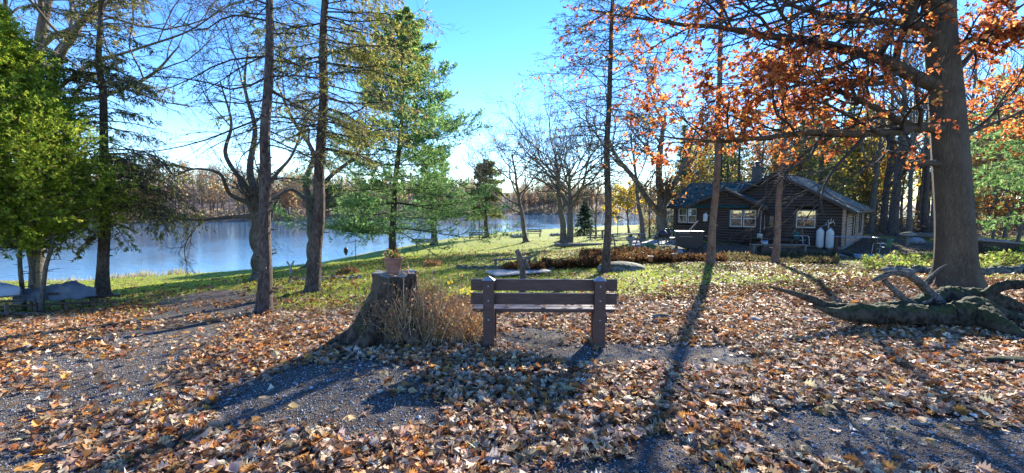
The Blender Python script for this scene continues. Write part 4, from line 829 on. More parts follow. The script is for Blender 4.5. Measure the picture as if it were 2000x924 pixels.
# ================================================================= CABIN
HA = R_(-45); HP = at(1646, 486, 24.5); HZ0 = HP[2]      # front right corner of the main block
hx = np.array([math.cos(HA), math.sin(HA)]); hy = np.array([-math.sin(HA), math.cos(HA)])
def hs(u, dep):
    "local x on the plane at depth dep seen in picture column u (z about eye level)"
    k = (u - 1000) / F / _cp * 1.0
    o = HP[:2] + hy * dep; return (k * o[1] - o[0]) / (hx[0] - k * hx[1])
cabin = thing('log_cabin', 'dark brown log cabin with teal shingle roof and white window sashes', 'cabin', (HP[0], HP[1], HZ0), HA)
EV = at(1646, 405, 24.5)[2] - HZ0          # eave height above the base
PF = -0.9                                  # front plane of the gabled wing
xl = hs(1318, PF); xr = hs(1484, PF); MW0 = hs(1478, 0)
main_w = 7.2; peak_x = -3.6; SL = .6; side_len = 9.5
def log_wall(name, x0, x1, z0, z1, openings, mat, axis='x', dep=0, roof=None, r=.1, over=.12, label=None):
    m = MB(); st = r * 1.78; z = z0 + r; rg = np.random.default_rng(int(abs(x0 * 10 + dep * 7)) + 3)
    while z < z1 - r * .3:
        a, b = x0 - over, x1 + over
        if roof: a, b = roof(z, a, b)
        iv = [(a, b)]
        for o0, o1, oz0, oz1 in openings:
            if oz0 - r * .4 < z < oz1 + r * .4:
                iv = [q for p in iv for q in ((p[0], min(p[1], o0)), (max(p[0], o1), p[1])) if q[1] - q[0] > .03]
        for a, b in iv:
            if b - a < .05: continue
            n = max(2, int((b - a) / .8) + 1); t = np.linspace(a, b, n); w = rg.normal(0, .004, (n, 2))
            P = np.stack([t, np.full(n, dep) + w[:, 0], z + w[:, 1]], -1) if axis == 'x' else np.stack([np.full(n, dep) + w[:, 0], t, z + w[:, 1]], -1)
            m.tube(P, r * 1.02, 10)
        z += st
    o = m.build(name, mat, cabin); 
    if label: o['label'] = label
    return o
def window(x0, x1, z0, z1, dep, axis='x', bars=1, curtain=True, double=False, face=-1):
    "frame (part) with sash, panes and curtain as sub-parts"
    X = lambda x, y, z: (x, y, z) if axis == 'x' else (y, x, z)
    D = lambda a, b, c: (a, b, c) if axis == 'x' else (b, a, c)
    f = MB(); d = dep + face * .07; T = .09
    for (cx, cz, sx, sz) in (((x0 + x1) / 2, z1 + T / 2, x1 - x0 + 2 * T, T), ((x0 + x1) / 2, z0 - T / 2, x1 - x0 + 2 * T, T), (x0 - T / 2, (z0 + z1) / 2, T, z1 - z0), (x1 + T / 2, (z0 + z1) / 2, T, z1 - z0)):
        f.box(X(cx, d, cz), D(sx, .16, sz))
    fr = f.build('window', M['trim'], cabin, smooth=False, bevel=.006)
    units = [(x0, x1)] if not double else [(x0, (x0 + x1) / 2 - .04), ((x0 + x1) / 2 + .04, x1)]
    s = MB(); g = MB()
    for a, b in units:
        t = .045
        for (cx, cz, sx, sz) in (((a + b) / 2, z1 - t / 2, b - a - .006, t), ((a + b) / 2, z0 + t / 2, b - a - .006, t), (a + t / 2 + .003, (z0 + z1) / 2, t, z1 - z0 - 2 * t), (b - t / 2 - .003, (z0 + z1) / 2, t, z1 - z0 - 2 * t), ((a + b) / 2, (z0 + z1) / 2, b - a - 2 * t, .05)):
            s.box(X(cx, d, cz), D(sx, .05, sz))
        g.box(X((a + b) / 2, d - face * .02, (z0 + z1) / 2), D(b - a - .03, .008, z1 - z0 - .03))
    if double: s.box(X((x0 + x1) / 2, d - face * .01, (z0 + z1) / 2), D(.078, .07, z1 - z0 - .01), mi=1)
    s.build('sash', [M['white'], M['trim']], fr, smooth=False); g.build('pane', M['glass'], fr, smooth=False)
    if curtain:
        c = MB(); n = 26; xs = np.linspace(x0 + (x1 - x0) * .45, x0 + (x1 - x0) * .72, n); yy = d - face * (.012 + 0 * xs) - face * .02 + face * .0
        v = [X(x, d - face * .06 - face * .01 * math.sin(i * 2.0), z) for i, x in enumerate(xs) for z in (z0 + .05, z1 - .05)]
        c.add(v, [(2 * i, 2 * i + 1, 2 * i + 3, 2 * i + 2) for i in range(n - 1)]); c.build('curtain', M['fabric'], fr)
    return fr
# main block front wall with its gable
def main_roofclip(z, a, b):
    if z < EV: return a, b
    h = z - EV; return max(a, peak_x - (SL * 3.6 - h) / SL), min(b, peak_x + (SL * 3.6 - h) / SL)
w2 = (hs(1554, 0), hs(1592, 0)); wz = (at(1573, 444.5, 25.9)[2] - HZ0, at(1573, 411, 25.9)[2] - HZ0)
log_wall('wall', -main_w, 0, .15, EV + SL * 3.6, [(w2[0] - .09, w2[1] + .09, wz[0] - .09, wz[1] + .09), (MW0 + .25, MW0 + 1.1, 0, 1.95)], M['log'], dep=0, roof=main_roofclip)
window(w2[0], w2[1], wz[0], wz[1], 0)
# side wall, its sunlight put into the log colour
sw = [(3.0, 3.9, .75, 1.95), (6.6, 7.4, .75, 1.95)]
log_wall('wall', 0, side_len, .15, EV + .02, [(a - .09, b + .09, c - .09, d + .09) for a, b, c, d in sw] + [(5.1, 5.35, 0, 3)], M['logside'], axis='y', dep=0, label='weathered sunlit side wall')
for a, b, c, d in sw: window(a, b, c, d, 0, axis='y', face=1, curtain=False)
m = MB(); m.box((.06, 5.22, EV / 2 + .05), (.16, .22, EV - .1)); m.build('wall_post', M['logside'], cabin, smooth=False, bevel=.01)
m = MB(); m.box((-main_w / 2, side_len, EV / 2), (main_w, .15, EV - .1)); m.box((-main_w, side_len / 2, EV / 2), (.15, side_len - .2, EV - .1)); m.build('back_wall', M['log'], cabin, smooth=False)
# foundation
m = MB(); m.box((-main_w / 2, .35, -.1), (main_w, .3, .5)); m.box((-.16, side_len / 2, -.1), (.28, side_len, .5)); m.build('foundation', M['rock'], cabin, smooth=False)
def slab(m, a, b, c, d, th=.09, mi=0):
    a, b, c, d = map(np.array, (a, b, c, d)); n = nrm(np.cross(b - a, d - a)); n = n if n[2] > 0 else -n
    v = [a, b, c, d, a - n * th, b - n * th, c - n * th, d - n * th]; m.add(v, [(0, 1, 2, 3), (7, 6, 5, 4), (0, 4, 5, 1), (1, 5, 6, 2), (2, 6, 7, 3), (3, 7, 4, 0)], mi=mi)
pkz = EV + SL * 3.6 + .12; ov = .55; fo = .45
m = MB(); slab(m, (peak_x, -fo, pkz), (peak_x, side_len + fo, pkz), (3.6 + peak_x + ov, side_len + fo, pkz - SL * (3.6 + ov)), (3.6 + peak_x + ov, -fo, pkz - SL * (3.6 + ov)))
m.build('roof', M['shingle_sunlit'], cabin, smooth=False, uvfn=lambda V: np.c_[V[:, 1], V[:, 0] * 1.17])['label'] = 'pale sunlit roof slope'
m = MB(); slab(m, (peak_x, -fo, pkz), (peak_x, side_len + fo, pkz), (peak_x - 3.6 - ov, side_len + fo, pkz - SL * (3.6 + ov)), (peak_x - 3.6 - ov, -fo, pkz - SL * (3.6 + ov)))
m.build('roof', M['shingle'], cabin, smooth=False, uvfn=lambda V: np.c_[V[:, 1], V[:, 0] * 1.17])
# barge boards
def barge(m, x0, z0, x1, z1, y):
    a = np.array([x0, y, z0 - .11]); b = np.array([x1, y, z1 - .11]); d = b - a; L = np.linalg.norm(d); m.box((a + b) / 2, (L, .05, .17), ry=-math.atan2(d[2], d[0]))
m = MB(); barge(m, peak_x, pkz, peak_x + 3.6 + ov, pkz - SL * (3.6 + ov), -fo - .03); barge(m, peak_x - 3.6 - ov, pkz - SL * (3.6 + ov), peak_x, pkz, -fo - .03); m.box((peak_x + 3.6 + ov + .03, side_len / 2, pkz - SL * (3.6 + ov) - .09), (.05, side_len + 2 * fo, .13)); m.build('barge_board', M['trim'], cabin, smooth=False)
# gabled wing, in front of a long ell whose ridge runs left-right
gx0 = hs(1338, PF - .35); gx1 = hs(1499, PF - .35); gpx = (gx0 + gx1) / 2; gh = (gx1 - gx0) / 2; gpz = at(1416, 367, 28.4)[2] - HZ0; gs = (gpz - EV) / gh
def wing_clip(z, a, b):
    if z < EV: return a, b
    h = gpz - .1 - z; return gpx - h / gs, gpx + h / gs
w1 = (hs(1425, PF), hs(1476, PF)); w1z = (at(1450, 443, 27.6)[2] - HZ0, at(1450, 410.5, 27.6)[2] - HZ0); w0 = (hs(1325, PF), hs(1360, PF)); w0z = (at(1340, 434, 30.8)[2] - HZ0, at(1340, 407, 30.8)[2] - HZ0)
fl = at(1400, 471, 28.8)[2] - HZ0
log_wall('wall', xl, xr, fl, gpz, [(w1[0] - .09, w1[1] + .09, w1z[0] - .09, w1z[1] + .09), (w0[0] - .09, w0[1] + .09, w0z[0] - .09, w0z[1] + .09)], M['log'], dep=PF, roof=wing_clip)
window(w1[0], w1[1], w1z[0], w1z[1], PF, double=True, curtain=False); window(w0[0], w0[1], w0z[0], w0z[1], PF, double=True, curtain=False)
sw2 = (PF + .3, PF + .62, .95, 1.95)
log_wall('wall', PF, -.1, fl, EV, [(sw2[0] - .06, sw2[1] + .06, sw2[2] - .09, sw2[3] + .09)], M['log'], axis='y', dep=xr, over=.05)
window(sw2[0], sw2[1], sw2[2], sw2[3], xr, axis='y', face=1, curtain=False)
# door in the recess
dm = MB(); dx = MW0 + .68; dm.box((dx, -.02, 1.05), (.84, .07, 1.9)); dr = dm.build('door', M['brownwood'], cabin, smooth=False, bevel=.008); g = MB(); g.box((dx, -.065, 1.4), (.55, .02, .9)); g.build('pane', M['glass'], dr, smooth=False); g = MB(); g.tube([(dx + .33, -.07, 1.0), (dx + .33, -.12, 1.0), (dx + .27, -.12, 1.0)], .012, 6); g.build('handle', M['metal'], dr)
# skirting below the wing
m = MB(); xs = np.arange(xl, xr, .11)
for x in xs: m.box((x, PF + .06 + .01 * math.sin(x * 9), fl / 2 - .12), (.085, .03, fl + .5))
m.box(((xl + xr) / 2, PF + .14, fl / 2 - .12), (xr - xl, .05, fl + .5)); m.build('skirting', M['skirt'], cabin, smooth=False)
# ell roof: eave line in front, ridge behind
rl = at(1349, 358, 33.5); lx = hs(1301, PF - .3)
def h_local(p): d = np.array(p[:2]) - HP[:2]; return np.array([d @ hx, d @ hy, p[2] - HZ0])
rd = None
for Y in np.arange(28, 46, .1):
    q = h_local(at(1349, 358, Y))
    if abs(q[0] - lx) < .12: rd = q; break
if rd is None: rd = h_local(rl)
print('ell ridge', rd, 'lx', lx, 'EV', EV, 'xl', xl, 'xr', xr, 'gp', gpx, gpz, gs)
ed = PF - .35; slope_e = (rd[2] - EV) / (rd[1] - ed)
m = MB(); slab(m, (lx, ed, EV + .02), (peak_x - 1.2, ed, EV + .02), (peak_x - 1.2, rd[1], rd[2]), (lx, rd[1], rd[2])); m.build('roof', M['shingle'], cabin, smooth=False, uvfn=lambda V: np.c_[V[:, 0], V[:, 1] * 1.15])
m = MB(); slab(m, (lx, 2 * rd[1] - ed, EV + .02), (peak_x - .5, 2 * rd[1] - ed, EV + .02), (peak_x - .5, rd[1], rd[2]), (lx, rd[1], rd[2])); m.build('roof', M['shingle'], cabin, smooth=False, uvfn=lambda V: np.c_[V[:, 0], V[:, 1] * 1.15])
def ell_clip(z, a, b):
    if z < EV: return a, b
    h = z - EV; return ed + h / slope_e + .25, 2 * rd[1] - ed - h / slope_e - .25
log_wall('wall', PF, 2 * rd[1] - PF, fl, rd[2] - .1, [], M['log'], axis='y', dep=xl, roof=ell_clip)
# wing gable roof slabs run back into the ell roof
bk = ed + (gpz - EV) / slope_e + .1
m = MB(); slab(m, (gpx, ed - .12, gpz), (gpx, bk, gpz), (gx1, ed + .05, EV - .02), (gx1, ed - .12, EV - .02)); m.build('roof', M['shingle'], cabin, smooth=False, uvfn=lambda V: np.c_[V[:, 1], V[:, 0] * 1.15])
m = MB(); slab(m, (gpx, ed - .12, gpz), (gpx, bk, gpz), (gx0, ed + .05, EV - .02), (gx0, ed - .12, EV - .02)); m.build('roof', M['shingle'], cabin, smooth=False, uvfn=lambda V: np.c_[V[:, 1], V[:, 0] * 1.15])
m = MB(); barge(m, gx0, EV, gpx, gpz, ed - .15); barge(m, gpx, gpz, gx1, EV, ed - .15); m.box(((lx + gx0) / 2, ed - .03, EV - .07), (gx0 - lx, .05, .12)); m.build('barge_board', M['trim'], cabin, smooth=False)
m = MB(); m.box((gpx, PF - .1, gpz - .45), (.28, .05, .34)); 
for k in range(4): m.box((gpx, PF - .13, gpz - .57 + k * .08), (.26, .03, .02))
m.build('gable_vent', M['trim'], cabin, smooth=False)
# chimney
ch = h_local(at(1478, 350, 30.5)); cz = at(1478, 327, 30.5)[2] - HZ0
m = MB(); m.box((ch[0], ch[1], cz - 1.0), (.55, .55, 1.9)); m.box((ch[0], ch[1], cz), (.66, .66, .1)); c = m.build('chimney', M['chimney'], cabin, smooth=False, bevel=.02)
m = MB(); m.lathe([(.14, cz + .05), (.14, cz + .3)], (ch[0], ch[1], 0), 12); m.lathe([(.3, cz + .27), (.2, cz + .4), (.02, cz + .46)], (ch[0], ch[1], 0), 4); m.build('chimney_cap', M['black'], c)
# porch steps and landing with a rail in the recess
steps = thing('porch_steps', 'dark wooden landing and steps with slanted rails at the cabin door', 'steps', (HP[0], HP[1], HZ0), HA)
sx0 = xr - .2; m = MB()
for k in range(12): m.box((sx0 + 1.1, PF - 1.2 + k * .145, .5), (2.4, .13, .04))
for x in (sx0, sx0 + 2.2): m.box((x, PF - 1.2, .2), (.1, .1, .6)); m.box((x, PF + .2, .2), (.1, .1, .6))
m.build('landing', M['brownwood'], steps, smooth=False)
m = MB()
for k in range(3): m.box((sx0 - .25 - k * .27, PF - .75, .42 - k * .17), (.27, .9, .04)); 
m.build('tread', M['brownwood'], steps, smooth=False)
for y in (PF - 1.25, PF - .28):
    m = MB(); m.tube([(sx0 - 1.2, y, .5), (sx0 + .0, y, 1.15)], .035, 6); m.tube([(sx0 - 1.2, y, .0), (sx0 - 1.2, y, .55)], .03, 6); m.tube([(sx0, y, .2), (sx0, y, 1.15)], .03, 6); m.build('rail', M['brownwood'], steps)
# ---------------- things around the cabin
def hw(x, y, z=0): p = HP[:2] + hx * x + hy * y; return np.array([p[0], p[1], HZ0 + z])
def tank(loc, label):
    t = thing('propane_tank', label, 'gas tank', loc, HA, 'gas tanks on the cabin wall'); m = MB(); m.lathe([(0, .06), (.16, .06), (.19, .12), (.2, .2), (.2, .98), (.185, 1.08), (.12, 1.17), (0, 1.2)], sides=24); m.build('tank_body', M['tank'], t)
    m = MB(); m.lathe([(.13, 0), (.15, .08)], sides=16); m.build('foot_ring', M['metal'], t); m = MB(); m.lathe([(.1, 1.17), (.1, 1.29), (.09, 1.29), (.09, 1.17)], sides=16); m.tube([(0, 0, 1.18), (0, 0, 1.26)], .03, 8); m.build('valve_collar', M['metal'], t)
tx = hs(1602, -.35)
for x, l in ((tx, 'left one of two white propane tanks by the cabin wall'), (tx + .47, 'right one of two white propane tanks by the cabin wall')):
    p = hw(x, -.38); p[2] = gz(*p[:2]) ; tank(tuple(p), l)
p = hw(tx + .23, -.2, 0); m = MB(); m.tube([(-.24, -.1, 1.3), (-.1, 0, 1.42), (.1, 0, 1.42), (.24, -.1, 1.3)], .012, 6); m.box((0, 0, 1.45), (.14, .08, .1)); m.tube([(0, 0, 1.5), (0, .02, 1.6)], .02, 6); o = m.build('gas_regulator', M['metal'], loc=tuple(np.r_[p[:2], gz(*p[:2])])); o.rotation_euler = (0, 0, HA); tag(o, 'grey regulator and hose joining the two white tanks', 'regulator')
m = MB(); a = hs(1622, -.12); az_ = at(1622, 436, 25)[2] - HZ0; q = lambda dx, dz, dy=-.18: (a + dx, dy, az_ + dz)
m.tube(smooth_line([q(-.12, -.3), q(-.1, -.1, -.28), q(-.02, .05, -.3), q(.02, .3, -.25)], 10), np.linspace(.035, .012, 10), 7); m.tube(smooth_line([q(-.02, .04, -.28), q(.14, .08, -.3), q(.2, -.1, -.28)], 8), np.linspace(.03, .01, 8), 7); m.tube(smooth_line([q(-.08, -.02, -.28), q(-.14, .12, -.3), q(-.06, .22, -.3)], 8), np.linspace(.028, .008, 8), 7); m.tube(smooth_line([q(.1, .08, -.3), q(.14, .22, -.3)], 5), np.linspace(.02, .008, 5), 7); m.tube([q(-.02, 0, -.28), q(0, 0, -.08)], .03, 6)
V0 = np.array([HP[0], HP[1], HZ0]); o = m.build('antler', M['antler'], loc=tuple(V0)); o.rotation_euler = (0, 0, HA); tag(o, 'pale deer antler mounted on the dark cabin wall', 'antler')
def shell_chair(loc, rz, label):
    t = thing('lawn_chair', label, 'chair', loc, rz, 'green metal lawn chairs'); m = MB(); n = 9
    V = []
    for i, (y, z, wd) in enumerate([(.24, .4, .42), (.0, .37, .46), (-.2, .38, .46), (-.24, .45, .44), (-.28, .6, .46), (-.33, .75, .46), (-.36, .86, .38), (-.37, .9, .22)]):
        for j in range(n): s = j / (n - 1) * 2 - 1; V.append((s * wd / 2 * 1.08, y + (.05 * s * s if i > 3 else 0), z + (.04 * s * s if i < 4 else 0)))
    V = np.array(V); m.add(V, [(i * n + j, i * n + j + 1, (i + 1) * n + j + 1, (i + 1) * n + j) for i in range(7) for j in range(n - 1)]); o = m.build('seat_shell', M['chair'], t); s = o.modifiers.new('thick', 'SOLIDIFY'); s.thickness = .012
    for sx in (-1, 1):
        m = MB(); m.tube(smooth_line([(sx * .27, -.32, .02), (sx * .27, .3, .02), (sx * .27, .33, .3), (sx * .27, .28, .6), (sx * .27, .0, .63), (sx * .24, -.3, .62)], 26), .016, 8); m.build('arm_frame', M['white'], t)
    m = MB(); m.tube([(-.27, -.32, .02), (.27, -.32, .02)], .016, 8); m.tube([(-.27, .12, .36), (.27, .12, .36)], .014, 6); m.build('crossbar', M['white'], t)
p = hw(hs(1564, -.9), -.9); p[2] = gz(*p[:2]) + .1; shell_chair(tuple(p), R_(200), 'green metal lawn chair against the cabin wall left of the white tanks')
p = gp(1724, 21.5); shell_chair(tuple(p + [0, 0, .03]), R_(15), 'green metal lawn chair with its back turned, beside the tin covered table')
# tin-topped table
p = gp(1668, 22.0); zt = at(1650, 463, 22)[2] - p[2]; t = thing('tin_table', 'low table with a shiny corrugated tin top at the cabin corner', 'table', tuple(p), R_(-28)); m = MB(); n = 40; xs = np.linspace(-.95, .95, n)
V = [(x, y, zt + .012 * math.sin(i * 1.6)) for i, x in enumerate(xs) for y in (-.35, .35)]; m.add(V, [(2 * i, 2 * i + 1, 2 * i + 3, 2 * i + 2) for i in range(n - 1)]); o = m.build('tabletop', M['metal'], t); s = o.modifiers.new('t', 'SOLIDIFY'); s.thickness = .01
for x in (-.8, .8):
    for y in (-.28, .28): m = MB(); m.box((x, y, zt / 2 - .03), (.08, .08, zt - .03)); m.build('leg', M['brownwood'], t, smooth=False)
p = gp(1678, 21); m = MB(); m.box((0, 0, .06), (1.4, 1.1, .12), rz=.1); tag(m.build('stone_slab', M['paving'], loc=tuple(p - [0, 0, .03]), smooth=False, bevel=.03), 'flat grey stone slab on the ground below the tin covered table', 'slab')
p = gp(1706, 20.4); m = MB(); m.box((0, 0, .05), (1.9, .8, .1), rz=.05); tag(m.build('stone_slab', M['paving'], loc=tuple(p - [0, 0, .02]), smooth=False, bevel=.03), 'flat grey stone slab under the turned green chair', 'slab')
rg = np.random.default_rng(5); p = gp(1662, 20.6); m = MB()
for k in range(9): a = rg.uniform(0, 3.14); c = np.array([rg.uniform(-.35, .35), rg.uniform(-.15, .15), .06 + k * .025]); d = np.array([math.cos(a), math.sin(a), rg.normal(0, .15)]) * rg.uniform(.15, .3); m.tube([c - d, c + d], .035, 7)
tag(m.build('stick_pile', M['twig_dark'], loc=tuple(p)), 'small heap of dark sticks on the ground before the tin covered table', 'sticks', kind='stuff')
# wall hung things on the wing
a = hs(1378, PF - .12); z = at(1378, 425, 29)[2] - HZ0; m = MB(); m.lathe([(.0, z - .28), (.13, z - .27), (.15, z - .2), (.15, z + .18), (.1, z + .27), (0, z + .3)], (a, PF - .27, 0), 14); m.tube([(a, PF - .25, z + .3), (a, PF - .1, z + .36)], .015, 6); o = m.build('wall_lantern', M['white'], loc=tuple(V0)); o.rotation_euler = (0, 0, HA); tag(o, 'pale cylindrical container hung on the wing wall beside the tree trunk', 'container')
a = hs(1343, PF - .9); z = at(1343, 416, 31)[2] - HZ0; m = MB(); m.lathe([(.02, z + .3), (.16, z + .12), (.13, z + .1), (.09, z + .1), (.1, z - .14), (.15, z - .16), (0, z - .18)], (a, PF - .6, 0), 12); m.tube([(a, PF - .6, z + .3), (a, PF - .5, EV - .1)], .008, 5); o = m.build('bird_feeder', M['white'], loc=tuple(V0)); o.rotation_euler = (0, 0, HA); tag(o, 'white bird feeder hanging under the cabin eave before the corner window', 'bird feeder')
# brown serving cabinet with lifted lid at the left corner
p = gp(1344, 24.0); t = thing('cabinet', 'dark brown outdoor cabinet with a slanted prop at the left cabin corner', 'cabinet', tuple(p), R_(-12)); zb = at(1344, 455, 24)[2] - p[2]
m = MB(); m.box((0, 0, zb / 2 + .12), (1.45, .6, zb - .1)); m.build('body', M['trim'], t, smooth=False, bevel=.01); m = MB(); m.box((0, -.03, zb + .1), (1.5, .7, .04)); m.build('top', M['trim'], t, smooth=False)
m = MB()
for x, z_, s in ((-.32, zb + .02, .62), (-.2, zb - .2, .7)): m.box((x, -.33, z_), (s, .03, .012))
m.build('shelf_edge', M['white'], t, smooth=False); m = MB(); m.box((.28, .1, zb + .4), (.05, .4, .75), ry=R_(38)); m.build('prop_board', M['trim'], t, smooth=False)
for x in (-.65, .65): m = MB(); m.box((x, 0, .04), (.08, .5, .2)); m.build('leg', M['trim'], t, smooth=False)
# broom, bucket
a = hs(1484, PF - 1.0); m = MB(); b0 = hw(a, PF - 1.0); m.tube([(0, 0, .35), (-.12, .6, 1.75)], .014, 7); m.box((0, -.02, .22), (.3, .06, .3), ry=.1); o = m.build('broom', M['palewood'], loc=(b0[0], b0[1], gz(*b0[:2]) + .4)); o.rotation_euler = (0, 0, HA); tag(o, 'long handled broom leaning beside the cabin door', 'broom')
p = gp(1492, 22.5); m = MB(); m.lathe([(0, 0), (.14, 0), (.18, .34), (.165, .34), (.13, .03), (0, .03)], sides=18); t = m.build('bucket', M['metal'], loc=tuple(p + [0, 0, .3])); tag(t, 'grey metal bucket on the plank stand beside the porch steps', 'bucket'); m = MB(); an = np.linspace(0, math.pi, 12); m.tube(np.c_[.175 * np.cos(an), 0 * an, .33 + .16 * np.sin(an)], .006, 5); m.build('handle', M['metal'], t)
p = gp(1520, 22.4); t = thing('plank_bench', 'low weathered plank bench in the shade before the cabin wall', 'bench', tuple(p), R_(-6)); m = MB(); m.box((0, 0, .42), (2.9, .38, .05)); m.box((0, .15, .3), (2.9, .04, .1)); m.build('seat', M['oldwood'], t, smooth=False)
for x in (-1.3, -.75, 0, 1.3): m = MB(); m.box((x, 0, .2), (.09, .3, .4)); m.build('leg', M['oldwood'], t, smooth=False)
m = MB(); p = gp(1492, 22.5); m.box((0, 0, .15), (.5, .4, .3)); tag(m.build('crate', M['brownwood'], loc=tuple(p + [0, 0, -.005]), smooth=False, bevel=.01), 'low dark wooden crate holding up the grey bucket', 'crate')
# ================================================================= FOREGROUND
def bench():
    t = thing('park_bench', 'dark brown painted park bench seen from behind in the leaf covered gravel clearing', 'bench', tuple(gnd(1062, 674)), R_(-1.2))
    # local: x along the bench, y away from the camera; the posts stand on y = 0
    for sx in (-.687, .687):
        m = MB(); m.box((sx, 0, .4), (.135, .1, .84)); p = m.build('post', M['bench'], t, smooth=False, bevel=.006)
        for z in (.57, .75, .33):
            m = MB(); m.lathe([(0, .009), (.011, .007), (.013, 0)], sides=10, fn=lambda v, z=z: np.stack([v[:, 0] + sx, -.05 - v[:, 2], v[:, 1] + z], -1)); m.build('bolt', M['cap'], p)
        m = MB(); h = .078; v = [(-h, -.06, .82), (h, -.06, .82), (h, .06, .82), (-h, .06, .82), (0, 0, .875)]
        m.add(np.array(v[:4]) + [sx, 0, 0], [(0, 3, 2, 1)]); m.add(np.array(v) + [sx, 0, 0], [(0, 1, 4), (1, 2, 4), (2, 3, 4), (3, 0, 4)]); m.build('cap', M['cap'], p, smooth=False)
        m = MB(); m.box((sx + .02, .36, .17), (.11, .1, .4)); m.build('leg', M['bench'], t, smooth=False, bevel=.006)
        m = MB(); m.box((sx + (.055 if sx > 0 else -.0), .2, .34), (.09, .42, .1)); m.build('bracket', M['bench'], t, smooth=False, bevel=.004)
    for z0, z1, tl in ((.675, .82, 0), (.5, .645, -.002)):
        m = MB(); m.box((.0, .072, (z0 + z1) / 2), (1.83, .042, z1 - z0), ry=tl); m.build('back_plank', M['bench'], t, smooth=False, bevel=.005)
    for k in range(3):
        m = MB(); m.box((.0, .155 + k * .15, .415), (1.8, .135, .045)); m.build('seat_plank', M['bench'], t, smooth=False, bevel=.006)
    m = MB(); m.box((.745, .04, .22), (.03, .09, .02)); m.box((.745, .03, .12), (.026, .1, .03)); m.build('metal_clip', M['cap'], t, smooth=False)
bench()
def stump():
    c = gnd(773, 650); c[2] = gz(*c[:2]); H = at(773, 533, c[1])[2] - c[2]; rg = np.random.default_rng(9); n = 110; hs_ = np.linspace(-.06, 1, 44); V = []; rough = rg.normal(0, .02, (n, 32)); rough = (rough + np.roll(rough, 1, 0) + np.roll(rough, 1, 1)) / 1.6
    for h in hs_:
        for j in range(n):
            a = j / n * 6.2832; r = .27 + .19 * max(0, 1 - h) ** 2.6
            left = max(0, math.cos(a - 3.35)) ** 2; r += left * .34 * max(0, 1 - h) ** 1.5
            r *= 1 + .05 * math.sin(a * 5 + h * 1.6 + math.sin(a * 2)) + .05 * math.sin(a * 11 - h * 2 + 2 * math.sin(a * 3)) * (1.2 - h * .6) + .03 * math.sin(a * 19 + h * 6 + 3 * math.sin(a)) + .04 * math.sin(h * 9 + a * 3) + rough[int(j), int((h + .06) * 27)]
            V.append((r * math.cos(a), r * math.sin(a) * .95, h * H + (.02 * math.sin(a * 2 + 1) + .012 * math.sin(a * 7 + 2 * math.sin(a)) if h > .98 else 0)))
    V = np.array(V); m = MB(); k = len(hs_); m.add(V, [(i * n + j, i * n + (j + 1) % n, (i + 1) * n + (j + 1) % n, (i + 1) * n + j) for i in range(k - 1) for j in range(n)])
    t = m.build('tree_stump', M['stump'], loc=tuple(c)); tag(t, 'broad old tree stump with furrowed mossy sides carrying the clay flower pot', 'stump')
    ring = V[-n:]; mm = MB(); L = [ring * [1, 1, 1], ring * [.97, .97, 1] + [0, 0, .006], ring * [.6, .6, 1] + [0, 0, -.003], ring * [.25, .25, 1] + [0, 0, .004], ring * [.01, .01, 1] + [0, 0, 0]]; mm.add(np.vstack(L), [(i * n + j, i * n + (j + 1) % n, (i + 1) * n + (j + 1) % n, (i + 1) * n + j) for i in range(4) for j in range(n)])
    mm.build('cut_face', M['cut'], t)
    for a0, l in ((3.5, .95), (4.2, .75), (2.8, .7), (5.4, .5)):
        m = MB(); d = np.array([math.cos(a0), math.sin(a0), 0]); m.tube(smooth_line([d * .3 + [0, 0, .3], d * .55 + [0, 0, .13], d * l * .85 + [0, 0, .03], d * l + [0, 0, -.04]], 12), np.linspace(.13, .035, 12), 10, jit=.004); m.build('root', M['stump'], t)
    # pot with a dying plant
    pz = c[2] + H + .004; p = np.array([at(770, 532, c[1])[0], c[1] - .03, pz]); t = thing('flower_pot', 'square shouldered terracotta plastic pot with a withering plant on the stump top', 'plant pot', tuple(p))
    m = MB(); m.lathe([(0, 0), (.083, 0), (.086, .01), (.105, .135), (.112, .14), (.118, .15), (.122, .2), (.128, .203), (.128, .212), (.118, .212), (.112, .185), (.0, .185)], sides=32); m.box((0, -.1, .085), (.055, .012, .028)); m.build('pot', M['terra'], t)
    m = MB(); m.lathe([(.113, .186), (.06, .195), (0, .198)], sides=20); m.build('soil', M['soil'], t)
    m = MB(); n = 46; a = rg.uniform(0, 6.28, n); r = rg.uniform(.01, .09, n); P0 = np.stack([r * np.cos(a), r * np.sin(a), np.full(n, .19)], -1); P1 = P0 * [1.3, 1.3, 1] + np.stack([rg.normal(0, .02, n), rg.normal(0, .02, n), rg.uniform(.02, .13, n)], -1); P = np.stack([P0, (P0 + P1) / 2 + rg.normal(0, .006, P0.shape), P1], 1); v, f = tubes(P, np.tile([.002, .0016, .001], (n, 1)), 4); m.add(v, f)
    pp, tt = on_twigs(P, 4, .3, rg=rg); leaves(m, pp, tt + rg.normal(0, .7, pp.shape), rg.uniform(.02, .045, len(pp)), .6, T_LEAF, pal([(.4, .14, .04), (.25, .2, .05), (.35, .25, .1), (.15, .2, .04)], len(pp), rg=rg), mi=1, rg=rg); m.build('plant', [M['twig_grey'], M['leaf']], t)
    # dry stalks right of the stump
    m = MB(); n = 1700; u = np.clip(rg.normal(826, 56, n), 722, 922); Y = rg.uniform(5.2, 6.1, n); Y = np.where(u < 800, np.minimum(Y, 5.45), Y); x = (u - 1000) / F * Y; n = len(x); P0 = np.stack([x, Y, GZ(x, Y)], -1); d = rg.normal(0, .42, (n, 3)); d[:, 0] -= (x + 1.3) * -.35; d[:, 2] = 1; L = rg.uniform(.2, .8, n) * np.clip(1.15 - np.abs(u - 815) / 150, .4, 1.1); d = nrm(d); bend = rg.normal(0, .12, (n, 3))
